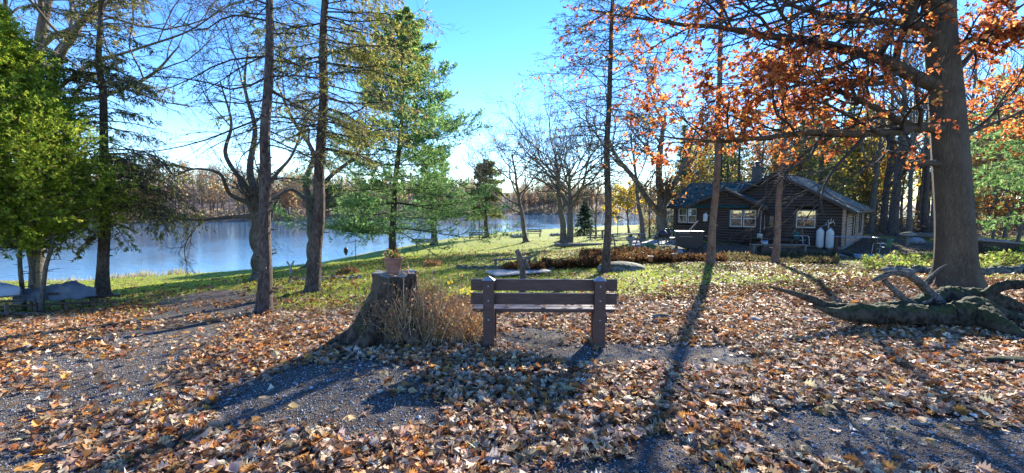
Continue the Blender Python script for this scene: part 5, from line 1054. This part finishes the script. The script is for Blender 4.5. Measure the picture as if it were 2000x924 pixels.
    P = np.stack([P0, P0 + d * L[:, None] * .35, P0 + d * L[:, None] * .7 + bend * .3 * L[:, None], P0 + d * L[:, None] + bend * L[:, None]], 1); v, f = tubes(P, np.tile([.0035, .003, .0024, .0012], (n, 1)), 4); m.add(v, f, np.repeat(pal([(.78, .62, .4), (.62, .46, .29), (.45, .25, .13), (.85, .74, .55)], n, rg=rg), 16, axis=0))
    P2, R2 = grow(P, np.full((n, 4), .003), 4, .4, 1, .28, .7, 3, .1, .2, .6, rmin=.0015, rg=rg); v, f = tubes(P2, R2, 3); m.add(v, f, (.5, .36, .22))
    pp, tt = on_twigs(P2, 1, .4, rg=rg); leaves(m, pp, tt + rg.normal(0, .5, pp.shape), rg.uniform(.02, .05, len(pp)), .5, T_LEAF, pal([(.5, .28, .1), (.55, .4, .25), (.4, .18, .08)], len(pp), rg=rg), curl=.5, rg=rg)
    ly = []
    for u_, v_ in ((854, 551), (878, 549), (905, 567), (918, 566), (873, 581), (846, 566), (830, 567), (921, 572), (878, 640), (884, 622)): ly += [at(u_ + rg.normal(0, 2), v_ + rg.normal(0, 2), 5.6) for _ in range(5)]
    ly = np.array(ly); leaves(m, ly, rg.normal(0, 1, ly.shape), rg.uniform(.04, .07, len(ly)), .9, T_LEAF, pal([(.75, .62, .05), (.8, .6, .1)], len(ly), rg=rg), rg=rg)
    tag(m.build('dried_perennials', M['grass']), 'tangle of dry straw coloured stalks with a few yellow leaves between stump and bench', 'dried plants')
stump()
# -------- driftwood root mass below the oak
def root_mass():
    rg = np.random.default_rng(77); o = at(1830, 620, 6.3); o[2] = gz(o[0], o[1]); t = thing('driftwood_root', 'long mossy uprooted tree root mass lying in the leaves before the oak', 'root', tuple(o))
    def arm(name, pts, mat='root', n=90, lump=.12, sides=30):
        P = np.array([np.r_[at(u, v, y) - o, r] for u, v, y, r in pts]); s = smooth_line(P, n); v, f = tubes(s[None, :, :3], s[None, :, 3], sides); c = np.repeat(s[:, :3], sides, axis=0); rad = v - c
        k = 1 + lump * (np.sin(v[:, 0] * 9 + v[:, 2] * 7) + np.sin(v[:, 1] * 13 + v[:, 0] * 4 + 1) + .8 * np.sin(v[:, 2] * 21 + v[:, 0] * 15)) * .5 + .16 * np.abs(np.sin(np.tile(np.arange(sides), n) / sides * 6.2832 * 4 + v[:, 0] * 5 + 2 * np.sin(v[:, 0] * 7))) - .05 + .05 * np.sin(v[:, 0] * 47 + v[:, 2] * 31) + rg.normal(0, .035, len(v)); m = MB(); m.add(c + rad * k[:, None], f)
        for e in (0, -1): m.blob(s[e, :3], [s[e, 3]] * 3, 10, .1, 3)
        m.build(name, M[mat], t)
    arm('root', [(1502, 560, 6.1, .012), (1540, 570, 6.1, .03), (1580, 583, 6.1, .045), (1620, 598, 6.1, .06), (1680, 604, 6.15, .08), (1760, 602, 6.2, .1)], lump=.06)
    arm('root', [(1588, 597, 6.0, .015), (1630, 610, 5.95, .06), (1680, 612, 5.95, .13), (1760, 614, 5.95, .135), (1830, 618, 6.0, .14), (1900, 624, 6.0, .16)], lump=.14)
    arm('root', [(1722, 604, 6.3, .05), (1780, 596, 6.35, .09), (1830, 580, 6.45, .1), (1860, 575, 6.5, .12), (1920, 590, 6.5, .15)], lump=.1)
    arm('root', [(1815, 583, 6.5, .07), (1870, 580, 6.45, .12), (1930, 584, 6.4, .14), (1985, 600, 6.3, .09)], lump=.15)
    arm('root', [(1850, 615, 6.0, .15), (1910, 610, 6.0, .17), (1945, 632, 5.65, .12), (1980, 650, 5.45, .08), (2030, 668, 5.3, .04)], lump=.14)
    arm('root', [(1900, 600, 6.1, .16), (1950, 612, 6.1, .1), (1990, 625, 6.0, .07), (2030, 632, 6, .03)], lump=.1)
    arm('root', [(1838, 592, 6.3, .06), (1812, 568, 6.4, .05), (1800, 556, 6.4, .05), (1775, 538, 6.35, .045), (1745, 533, 6.3, .042), (1722, 540, 6.25, .035), (1706, 548, 6.2, .022)], 'root_bare', lump=.08)
    arm('root', [(1728, 548, 6.25, .03), (1742, 562, 6.25, .035), (1755, 575, 6.25, .045), (1775, 590, 6.3, .05), (1800, 598, 6.3, .04)], 'root_bare', lump=.08)
    arm('root', [(1800, 556, 6.45, .02), (1818, 540, 6.6, .018), (1836, 524, 6.7, .012), (1850, 516, 6.75, .006)], 'root_bare', lump=.05)
    arm('root', [(1912, 605, 6.3, .1), (1925, 580, 6.3, .08), (1948, 563, 6.25, .07), (1980, 556, 6.2, .062), (2040, 555, 6.1, .05), (2080, 545, 6.0, .03)], lump=.08)
    arm('root', [(1800, 595, 6.25, .03), (1815, 588, 6.2, .02), (1825, 576, 6.2, .012)], 'root_bare')
    m = MB()
    for i in range(26): c = at(rg.uniform(1690, 1960), rg.uniform(600, 622), rg.uniform(6.0, 6.3)) - o; m.blob(c, rg.uniform(.05, .12, 3) * [1.3, 1, .8], 12, .25, i)
    m.build('root_burl', M['root'], t)
root_mass()
def rocks():
    G = 'rocks scattered in the leaves'
    L = [(1292, 612, .14, .09, .07, 'rock_moss', 'rounded dark grey rock with leaves around it right of the bench'), (1476, 617, .1, .08, .05, 'rock', 'small flat grey rock between the bench and the driftwood root'),
         (1532, 609, .085, .07, .045, 'rock', 'grey rock under the thin pointed end of the driftwood root'), (1572, 617, .085, .07, .05, 'rock', 'brownish grey rock touching the left end of the mossy root'), (1624, 627, .1, .06, .045, 'rock_blue', 'bluish grey stone under the mossy driftwood root'),
         (1662, 633, .09, .07, .045, 'rock_moss', 'greenish stone in front of the mossy root, right of the bluish one'), (1550, 612, .06, .05, .035, 'rock', 'pebble sized grey rock between two rocks beneath the root end'),
         (1800, 830, .09, .045, .03, 'rock', 'oval purple grey stone lying on the bare gravel at right'), (745, 820, .02, .02, .015, 'rock', 'tiny pale stone on the gravel patch at left'), (1985, 708, .3, .1, .07, 'root', 'dark log end half buried in leaves at the right edge')]
    for i, (u, v, a, b_, c, mt, lb) in enumerate(L):
        p = gnd(u, v); p[2] = gz(p[0], p[1]); m = MB(); m.blob((0, 0, c * .35), (a, b_, c), 18, .14, 200 + i); tag(m.build('rock' if mt != 'root' else 'half_buried_log', M[mt], loc=tuple(p)), lb, 'rock' if mt != 'root' else 'log', G if mt != 'root' else None)
    p = gp(1213, 14.0); m = MB(); m.blob((0, 0, .08), (.85, .5, .26), 22, .1, 220); tag(m.build('boulder', M['rock_moss'], loc=tuple(p)), 'low moss covered boulder at the foot of the thin sparse spruce', 'rock')
    p = gp(1790, 27); m = MB(); m.blob((0, 0, .16), (.5, .35, .26), 20, .1, 221); tag(m.build('boulder', M['rock'], loc=tuple(p)), 'rounded brown boulder on the sunny clearing left of the oak trunk', 'rock')
    p = gp(1772, 25); m = MB(); m.blob((0, 0, .8), (.5, .2, .15), 18, .08, 222); m.tube([(0, 0, 0), (0, 0, .75)], .08, 9); tag(m.build('log_carving', M['rock_moss'], loc=tuple(p)), 'mossy log set across a post in the clearing behind the boulder', 'log')
    p = gp(1842, 30); m = MB(); m.tube(smooth_line([(-1.9, .2, .3), (-.6, 0, .28), (.8, .05, .3), (2.0, -.1, .26)], 16), .2, 12, jit=.008); tag(m.build('fallen_log', M['bark_grey'], loc=tuple(p)), 'long dark fallen log at the back of the clearing behind the oak', 'log')
rocks()
# -------- boats at left
def boat(loc, rz, L, W, H, mat, label, tarp=False, seed=1):
    t = thing('rowboat', label, 'boat', loc, rz, 'upturned rowboats on log racks'); n, k = 26, 18; V = []; rg = np.random.default_rng(seed)
    for i in range(n):
        s = i / (n - 1); w_ = W / 2 * (1 - max(0, (s - .45) / .55) ** 2.2) * (1 if s > .02 else .95) + .02; hgt = H * (.8 + .2 * math.sin(s * 3)) * (1 - .25 * max(0, (s - .7) / .3) ** 2)
        for j in range(k):
            a = math.pi * j / (k - 1); yy = -math.cos(a) * w_; zz = hgt * (math.sin(a) ** .55)
            if tarp:
                q = .11 * math.sin(s * 17 + j * .8) + .09 * math.sin(s * 41 + j * 1.7) + .08 * math.sin(s * 60 - j * .4) + .03 * math.sin(s * 9 - j); yy *= 1.06 + q * .8; zz = zz * (1 + q * .6) + .09 * math.exp(-((s - .66) / .14) ** 2) * math.sin(a) - (.03 + .025 * math.sin(s * 25)) * (j in (0, k - 1))
            V.append(((s - .5) * L, yy, zz))
    m = MB(); V = np.array(V); m.add(V, [(i * k + j, i * k + j + 1, (i + 1) * k + j + 1, (i + 1) * k + j) for i in range(n - 1) for j in range(k - 1)])
    for i, fl in ((0, 1), (n - 1, 0)):
        ring = V[i * k:(i + 1) * k]; c = ring.mean(0); m.add(np.vstack([ring, c]), [(j, j + 1, k) for j in range(k - 1)])
    m.build('tarp' if tarp else 'hull', M[mat], t)
    m = MB(); m.tube(np.array([(x, y * (1.0), z + .02) for x, y, z in V[::k]]), .02, 6); m.tube(np.array([(x, y, z + .02) for x, y, z in V[k - 1::k]]), .02, 6); m.build('gunwale', M['oldwood' if not tarp else 'tarp'], t)
def rack(p, rz, W, H, label, px=(-.5, .5)):
    t = thing('boat_rack', label, 'rack', tuple(p), rz, 'log racks under the boats')
    for y in (-.35, .35): m = MB(); m.tube([(-W / 2, y, H - .05), (W / 2, y, H)], .026, 8); m.build('rail', M['brownwood'], t)
    for x in px:
        for y in (-.35, .35): m = MB(); m.tube([(x * W, y, -.08), (x * W * .96, y, H - .06)], .036, 8); m.build('leg', M['bark_red'], t)
p = gp(118, 10.0); zt = at(110, 586, 10.0)[2]; rack(p, R_(10), 2.1, zt - p[2], 'rough pole rack under the covered rowboat', (-.1, .2)); boat((p[0], p[1], zt + .06), R_(20), 1.4, .44, .3, 'tarp', 'rowboat under a creased dark grey tarp left of the hemlock', True)
p = gp(-20, 9.3); zt = at(-20, 582, 9.3)[2]; rack(p, R_(6), 2.2, zt - p[2], 'rough pole rack under the pale bare boat', (-.3, .33)); boat((p[0] - .35, p[1], zt + .02), R_(8), 1.9, .7, .34, 'hull', 'pale blue grey upturned boat cut by the left picture edge')
p = gp(70, 9.2); m = MB(); m.tube(smooth_line([(-1.3, .1, .0), (-.3, 0, .02), (.7, .05, .0)], 14), .05, 10, jit=.006); tag(m.build('driftwood_log', M['oldwood'], loc=tuple(p)), 'pale barkless log lying on the ground before the boat racks', 'log')
# -------- along the lawn and shore
def pole_feeder():
    p = gp(695, 24.5); z = p[2]; top = at(693, 467, 24.5)[2] - z; e = at(675, 473, 24.5) - p; e[1] = 0; t = thing('hanging_feeder', 'thin iron crook pole with a dark hanging ornament near the water', 'pole', tuple(p)); m = MB(); m.tube([(0, 0, 0), (0, 0, top)], .02, 8); m.tube([(0, 0, top - .12), (e[0], 0, top - .22)], .013, 6); m.build('pole', M['black'], t)
    m = MB(); m.lathe([(.005, top - .48), (.09, top - .52), (.13, top - .62), (.12, top - .78), (.04, top - .95), (.005, top - 1.0)], (e[0], 0, 0), 12); m.tube([(e[0], 0, top - .2), (e[0], 0, top - .5)], .006, 4); m.build('ornament', M['black'], t)
pole_feeder()
def park_table(u, Y, label, rz=0, W=1.8, grp='picnic tables by the river'):
    p = gp(u, Y); t = thing('picnic_table', label, 'picnic table', tuple(p), rz, grp); m = MB()
    for k in range(5): m.box((0, -.3 + k * .15, .74), (W, .14, .04))
    m.build('tabletop', M['oldwood'], t, smooth=False)
    for y in (-.72, .72): m = MB(); m.box((0, y - .07, .44), (W, .13, .04)); m.box((0, y + .07, .44), (W, .13, .04)); m.build('seat', M['oldwood'], t, smooth=False)
    for x in (-W * .36, W * .36):
        for s in (-1, 1): m = MB(); m.box((x + s * .03, s * .33, .37), (.04, .09, .85), rx=s * .55); m.build('leg', M['oldwood'], t, smooth=False)
        m = MB(); m.box((x, 0, .41), (.045, 1.5, .09)); m.build('brace', M['oldwood'], t, smooth=False)
def slat_bench(u, Y, label, rz=0, W=1.5, cat='bench', grp='wooden benches facing the river'):
    p = gp(u, Y); t = thing('garden_bench', label, cat, tuple(p), rz, grp); m = MB()
    for k in range(3): m.box((0, -.15 + k * .15, .44), (W, .13, .04))
    m.build('seat', M['oldwood'], t, smooth=False); m = MB()
    for k in range(2): m.box((0, -.27, .62 + k * .17), (W, .035, .13))
    m.build('backrest', M['oldwood'], t, smooth=False)
    for x in (-W * .42, W * .42):
        m = MB(); m.box((x, -.24, .44), (.07, .06, .88)); m.build('leg', M['oldwood'], t, smooth=False); m = MB(); m.box((x, .17, .21), (.07, .06, .42)); m.build('leg', M['oldwood'], t, smooth=False)
slat_bench(832, 40, 'wooden bench at the water edge left of the shaded pine foot', R_(20), 2.2); slat_bench(932, 47, 'bench on the bank below the olive green pine', R_(10), 2.0); slat_bench(1042, 45, 'slatted bench left of the small blue spruce', R_(160), 1.7)
def lamp_pole():
    p = gp(936, 44); top = at(936, 422, 44)[2] - p[2]; t = thing('pole', 'tall thin black pole on the lawn carrying a slack white line', 'pole', tuple(p)); m = MB(); m.tube([(0, 0, 0), (0, 0, top)], .055, 8); m.lathe([(.09, top), (.09, top + .06), (0, top + .12)], sides=10); m.build('shaft', M['black'], t)
    a = at(937, 447, 44); b = at(1026, 446, 33); m = MB(); s = np.linspace(0, 1, 20)[:, None]; P = a + (b - a) * s; P[:, 2] -= .55 * np.sin(np.pi * s[:, 0]); m.tube(P, .014, 5); tag(m.build('clothesline', M['rope']), 'slack white line strung from the black pole to a bare tree', 'rope')
lamp_pole()
def swing_frame():
    p = gp(1166, 33); H = at(1166, 449, 33)[2] - p[2]; t = thing('swing_frame', 'weathered wooden frame with crossbars standing on the leafy lawn', 'frame', tuple(p), .15)
    for x in (-.55, .45):
        for s in (-1, 1): m = MB(); m.box((x + s * .12, s * .25, H / 2), (.09, .08, H), ry=s * .1); m.build('leg', M['oldwood'], t, smooth=False)
    for z, w_ in ((H - .05, 1.3), (H * .45, 2.2), (H * .25, 1.8)): m = MB(); m.box((0, -.28, z), (w_, .06, .08)); m.build('crossbar', M['oldwood'], t, smooth=False)
    p = gp(1125, 27); m = MB(); m.tube([(-1.4, 0, .12), (2.6, .1, .14)], .12, 10, jit=.006); tag(m.build('border_log', M['oldwood'], loc=tuple(p)), 'long log bordering the leafy lawn before the wooden frame', 'log')
swing_frame()
def fire_pit():
    for u, Y, lb in ((1013, 46, 'ring of dark stones around a fire pit on the sunny lawn'), (1091, 45, 'flat stone pile in the sun right of the fire pit')):
        p = gp(u, Y); m = MB()
        for k in range(11 if u < 1050 else 6): a = k * .571; m.blob((.75 * math.cos(a), .5 * math.sin(a), .14), (.24, .2, .2), 10, .15, k)
        tag(m.build('fire_pit' if u < 1050 else 'stone_pile', M['rock'], loc=tuple(p)), lb, 'fire pit' if u < 1050 else 'stones')
fire_pit()
# terrace left of the cabin
def terrace():
    c = [gp(u, Y) for u, Y in ((1225, 31), (1330, 29), (1335, 21), (1255, 21.5), (1235, 25))]; n = len(c); c = np.array(c); m = MB(); top = c + [0, 0, .06]; m.add(np.vstack([top, c - [0, 0, .1], [top.mean(0)]]), [(i, (i + 1) % n, 2 * n) for i in range(n)]); m.add(np.vstack([top, c - [0, 0, .1]]), [(i, i + n, (i + 1) % n + n, (i + 1) % n) for i in range(n)]); tag(m.build('terrace', M['paving'], smooth=False), kind='structure')
    park_table(1222, 24.5, 'weathered picnic table at the terrace left of the cabin', R_(5), 2.2, 'picnic tables by the cabin'); park_table(1305, 27.5, 'small pale table beside the cabin corner', R_(30), 1.2, 'picnic tables by the cabin')
    p = gp(1293, 23.5); t = thing('kettle_grill', 'round black kettle grill on the stone terrace', 'grill', tuple(p + [0, 0, .05])); m = MB(); m.lathe([(0, .55), (.18, .6), (.28, .75), (.29, .8), (.28, .85), (.18, .99), (0, 1.03)], sides=20); m.build('kettle', M['black'], t)
    for a in (0, 2.1, 4.2): m = MB(); m.tube([(.16 * math.cos(a), .16 * math.sin(a), .6), (.3 * math.cos(a), .3 * math.sin(a), 0)], .014, 6); m.build('leg', M['metal'], t)
    p = gp(1310, 25.5); t = thing('patio_chair', 'black patio chair behind the kettle grill', 'chair', tuple(p + [0, 0, .05]), .6); m = MB(); m.box((0, 0, .42), (.5, .5, .05)); m.build('seat', M['black'], t, smooth=False); m = MB(); m.box((0, .24, .7), (.5, .05, .55), rx=-.15); m.build('backrest', M['black'], t, smooth=False, bevel=.01)
    for x in (-.22, .22):
        for y in (-.22, .22): m = MB(); m.tube([(x, y, .42), (x * 1.1, y * 1.1, 0)], .016, 6); m.build('leg', M['black'], t)
    p = gp(1231, 22.5); t = thing('stone_planter', 'grey goblet planter with spiky plant on the picnic terrace', 'planter', tuple(p)); m = MB(); m.lathe([(.16, 0), (.1, .1), (.06, .3), (.1, .5), (.22, .62), (.24, .78), (.2, .78), (.0, .7)], sides=18); m.build('urn', M['rock'], t); m = MB(); n = 40; d = rng.normal(0, .6, (n, 3)); d[:, 2] = 1; leaves(m, np.tile([0, 0, .72], (n, 1)), d, rng.uniform(.15, .35, n), .12, T_NEEDLE, pal(P_BLUE, n)); m.build('plant', M['needles'], t)
    for u, v, Y, lb in ((1270, 505, 14.6, 'pale clay pot hanging on a hook above the dead ferns, left one'), (1317, 500, 15.2, 'pale clay pot hanging on a hook near the brown cabinet, right one')):
        p = gp(u, Y); z = at(u, v, Y)[2] - p[2]; t = thing('hanging_pot', lb, 'plant pot', tuple(p), 0, 'clay pots on hooks'); m = MB(); m.lathe([(0, z - .1), (.06, z - .1), (.1, z + .07), (.11, z + .09), (.09, z + .09), (0, z + .05)], sides=16); m.build('pot', M['terra'], t); m = MB(); m.tube(smooth_line([(.12, 0, 0), (.12, 0, z + .2), (.06, 0, z + .38), (0, 0, z + .3), (0, 0, z + .08)], 14), .008, 5); m.build('hook', M['black'], t)
    p = gp(1334, 40); m = MB(); m.tube([(0, 0, 0), (0, 0, 1.7)], .03, 6); m.box((0, 0, 1.75), (.25, .2, .25)); tag(m.build('bird_house', M['oldwood'], loc=tuple(gp(1206, 34)), smooth=False), 'small bird house on a thin post beside the yellow tree', 'bird house')
terrace()
def beds():
    rg = np.random.default_rng(91); m = MB(); n = 15000; k = rg.uniform(0, 1, n)
    u = np.where(k < .45, rg.uniform(1135, 1320, n), np.where(k < .6, rg.uniform(1060, 1180, n), np.where(k < .7, rg.uniform(985, 1060, n), rg.uniform(1290, 1420, n)))); Y = np.where(k < .45, rg.uniform(16.0, 20, n), np.where(k < .6, rg.uniform(15, 16.5, n), np.where(k < .7, rg.uniform(13.6, 14.6, n), rg.uniform(16.5, 19.5, n))))
    x = (u - 1000) / F * Y; h = np.where(k < .45, .34, np.where(k < .7, .24, .18)) * (1 + .5 * nz(x, Y, 2.5) + .5 * nz(x, Y, 6, 4)); z0 = GZ(x, Y); d = rg.normal(0, .9, (n, 3)); d[:, 2] = np.abs(d[:, 2]) * .6
    leaves(m, np.stack([x, Y, z0 + h * rg.uniform(0, 1, n) ** .6], -1), d, rg.uniform(.08, .22, n), .45, T_TUFT, pal([(.14, .07, .03), (.08, .045, .025), (.24, .11, .04), (.32, .15, .05), (.1, .1, .03)], n, [5, 5, 3, 1.5, 2], rg=rg), rg=rg)
    P0 = np.stack([x[::3], Y[::3], z0[::3]], -1); d = rg.normal(0, .25, P0.shape); d[:, 2] = 1; P = np.stack([P0, P0 + d * h[::3, None] * .5, P0 + d * h[::3, None] * 1.05], 1); v, f = tubes(P, np.tile([.006, .005, .003], (len(P), 1)), 3); m.add(v, f, (.2, .12, .07))
    tag(m.build('fern_bed', M['leaf']), 'bed of dark withered ferns on the slope before the terrace', 'ferns', kind='stuff')
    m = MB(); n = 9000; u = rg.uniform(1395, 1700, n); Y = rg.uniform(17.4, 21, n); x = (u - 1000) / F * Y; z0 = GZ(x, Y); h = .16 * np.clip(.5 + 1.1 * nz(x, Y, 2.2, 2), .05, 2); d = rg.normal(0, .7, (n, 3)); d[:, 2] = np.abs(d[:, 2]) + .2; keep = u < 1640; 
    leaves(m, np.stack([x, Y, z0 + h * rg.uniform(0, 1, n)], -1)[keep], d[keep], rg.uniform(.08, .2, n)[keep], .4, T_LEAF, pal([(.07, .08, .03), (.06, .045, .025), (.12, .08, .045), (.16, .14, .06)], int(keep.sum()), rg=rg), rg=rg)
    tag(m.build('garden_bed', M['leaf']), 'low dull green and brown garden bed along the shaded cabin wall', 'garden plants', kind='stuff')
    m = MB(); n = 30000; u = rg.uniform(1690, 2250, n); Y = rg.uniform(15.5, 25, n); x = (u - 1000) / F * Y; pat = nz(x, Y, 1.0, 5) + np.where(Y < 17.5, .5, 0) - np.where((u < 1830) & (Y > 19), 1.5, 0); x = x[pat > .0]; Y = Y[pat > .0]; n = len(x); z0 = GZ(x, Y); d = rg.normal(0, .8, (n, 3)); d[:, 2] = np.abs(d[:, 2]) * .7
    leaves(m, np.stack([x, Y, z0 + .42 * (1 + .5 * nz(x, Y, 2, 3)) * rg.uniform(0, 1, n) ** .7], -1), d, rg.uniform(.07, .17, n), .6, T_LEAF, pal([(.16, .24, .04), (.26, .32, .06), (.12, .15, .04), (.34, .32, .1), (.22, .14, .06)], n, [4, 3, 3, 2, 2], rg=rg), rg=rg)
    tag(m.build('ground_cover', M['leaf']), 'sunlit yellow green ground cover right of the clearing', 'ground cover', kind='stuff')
    m = MB()
    for i in range(70): u = rg.uniform(1730, 2150); p = gp(u, 15.2 + rg.normal(0, .15)); m.blob(p + [0, 0, .1], (rg.uniform(.14, .3), .18, rg.uniform(.1, .2)), 10, .15, 300 + i)
    tag(m.build('stone_edging', M['rock_moss']), 'low edging of mossy dark field stones before the ground cover', 'stone edging')
    m = MB()
    for i in range(46): u = 895 + i * 4.2 + rg.normal(0, 2); p = gp(u, 15.4 + rg.normal(0, .2)); m.blob(p + [0, 0, .04], (rg.uniform(.08, .18), .1, rg.uniform(.05, .1)), 9, .15, 400 + i)
    for i in range(26): u = 565 + i * 5.4 + rg.normal(0, 3); p = gp(u, 13.2 + rg.normal(0, .3)); m.blob(p + [0, 0, .02], (rg.uniform(.08, .16), .1, rg.uniform(.04, .08)), 9, .15, 500 + i)
    tag(m.build('stone_edging', M['rock_moss']), 'row of small dark stones edging the lawn ditch beyond the stump', 'stone edging')
    for u, Y, s, lb in ((680, 14.5, .3, 'small rust coloured shrub left of the white pine foot'), (845, 16.5, .32, 'small rust red shrub on the lawn right of the flower pot'), (1305, 17.3, .4, 'yellowish leafy shrub at the edge of the fern bed')):
        p = gp(u, Y); m = MB(); n = 420; d = rg.normal(0, 1, (n, 3)); q = nrm(d) * rg.uniform(.2, 1, (n, 1)) ** .5 * s * [1.3, 1, .8]; q[:, 2] = np.abs(q[:, 2]) + .02; leaves(m, q, d, rg.uniform(.04, .08, n), .6, T_LEAF, pal([(.35, .16, .07), (.45, .25, .1), (.25, .12, .06)] if Y < 17 else [(.5, .42, .12), (.4, .3, .1)], n, rg=rg), mi=1, rg=rg)
        dd = rg.normal(0, .6, (24, 3)); dd[:, 2] = 1; P = np.stack([dd * 0, dd * s * .5, dd * s * .9], 1); v, f = tubes(P, np.tile([.008, .005, .003], (24, 1)), 4); m.add(v, f); tag(m.build('shrub', [M['twig_grey'], M['leaf']], loc=tuple(p)), lb, 'shrub')
beds()
def footbridge():
    c = gp(1012, 13.4); t = thing('plank_bridge', 'small pale plank footbridge over the ditch behind the bench', 'footbridge', tuple(c + [0, 0, .03]), R_(25)); m = MB()
    for k in range(11): m.box((-.9 + k * .18, 0, .1), (.165, .95, .04))
    m.build('deck', M['palewood'], t, smooth=False)
    a, b = at(962, 508, 14.3), at(1037, 502, 14.9); ga, gb = gp(968, 14.35), gp(1034, 14.85); t = thing('handrail', 'rustic pole handrail on two posts beside the plank footbridge', 'handrail', tuple(ga)); m = MB(); m.tube(np.array([a, (a + b) / 2 - [0, 0, .02], b]) - ga, .035, 8); m.build('rail', M['oldwood'], t)
    for g, top in ((ga, a), (gb, b)): m = MB(); m.tube([g - ga - [0, 0, .05], np.array([g[0], g[1], top[2]]) - ga], .045, 8); m.build('post', M['oldwood'], t)
    Y = 9.0; g = gp(1021, Y); P = np.array([[*(g - [0, 0, .05]), .075], [*at(1021, 540, Y), .07], [*at(1020, 520, Y), .068], [*at(1016, 503, Y), .062], [*at(1009, 488, Y), .052]]); s = smooth_line(P - np.r_[g, 0], 24); m = MB(); m.tube(s[:, :3], s[:, 3], 12, jit=.003); k = at(1033, 525, Y) - g; m.tube([at(1023, 505, Y) - g, at(1028, 515, Y) - g, k], [.03, .045, .035], 9); tag(m.build('crooked_post', M['bark_grey'], loc=tuple(g)), 'crooked broken limb post standing behind the bench backrest', 'post')
    p = gp(568, 15.5); m = MB(); m.tube([(0, 0, 0), (0, 0, .3)], .05, 8); m.tube([(0, 0, .28), (-.13, 0, .5)], .035, 7); m.tube([(0, 0, .28), (.14, 0, .52)], .035, 7); tag(m.build('forked_post', M['palewood'], loc=tuple(p)), 'short pale forked post on the lawn between the two leading spruces', 'post')
    p = gp(525, 20); m = MB(); m.box((0, 0, .42), (.1, .1, .85)); m.box((-.05, 0, .9), (.35, .2, .1)); tag(m.build('mailbox_post', M['white'], loc=tuple(p), smooth=False, bevel=.01), 'slim white post near the water behind the slender spruce', 'post')
    p = gp(880, 19.5)
footbridge()
def shed():
    p = gp(1938, 21); t = thing('wood_box', 'low brown wooden box with a slanted pale tin lid right of the oak', 'box', tuple(p), R_(-14)); w_, h = 1.45, .62
    m = MB(); 
    for k in range(5): m.box((0, 0, .1 + k * .13), (w_, .9, .12))
    m.build('body', M['brownwood'], t, smooth=False); m = MB(); m.box((.02, -.02, h + .14), (w_ + .15, 1.05, .035), rx=.09, ry=.07); m.build('lid', M['metal'], t, smooth=False)
shed()

def stray_leaves():
    rg = np.random.default_rng(123); pts = []
    bo = gnd(1062, 674); ca, sa = math.cos(R_(-1.2)), math.sin(R_(-1.2))
    for _ in range(12): x, y = rg.uniform(-.8, .8), rg.uniform(.12, .5); pts.append((bo[0] + x * ca - y * sa, bo[1] + x * sa + y * ca, bo[2] + .447))
    c = gnd(773, 650); H = at(773, 533, c[1])[2]
    for _ in range(9): a = rg.uniform(0, 6.28); r = rg.uniform(.14, .27); pts.append((c[0] + r * math.cos(a), c[1] + r * math.sin(a), H + .02))
    for _ in range(150):
        x = rg.uniform(lx + .1, peak_x - 3.3); t = rg.uniform(0, 1); y = ed + t * (rd[1] - ed); pts.append(tuple(hw(x, y, EV + .045 + t * (rd[2] - EV))))
    for _ in range(170):
        x = rg.uniform(0, 3.6 + ov); pts.append(tuple(hw(peak_x + x, rg.uniform(-fo, side_len), pkz - SL * x + .02)))
    pts = np.array(pts); n = len(pts); yaw = rg.uniform(0, 6.28, n); d = np.stack([np.cos(yaw), np.sin(yaw), rg.normal(0, .12, n)], -1); m = MB()
    leaves(m, pts, d, rg.uniform(.05, .1, n), 1.1, T_OAK, pal([(.45, .3, .18), (.5, .24, .08), (.3, .18, .1)], n, rg=rg), curl=.4, up=.2, rg=rg)
    tag(m.build('stray_leaves', M['litter']), 'few dead leaves caught on the bench seat, stump top and cabin roof', 'fallen leaves', kind='stuff')
stray_leaves()
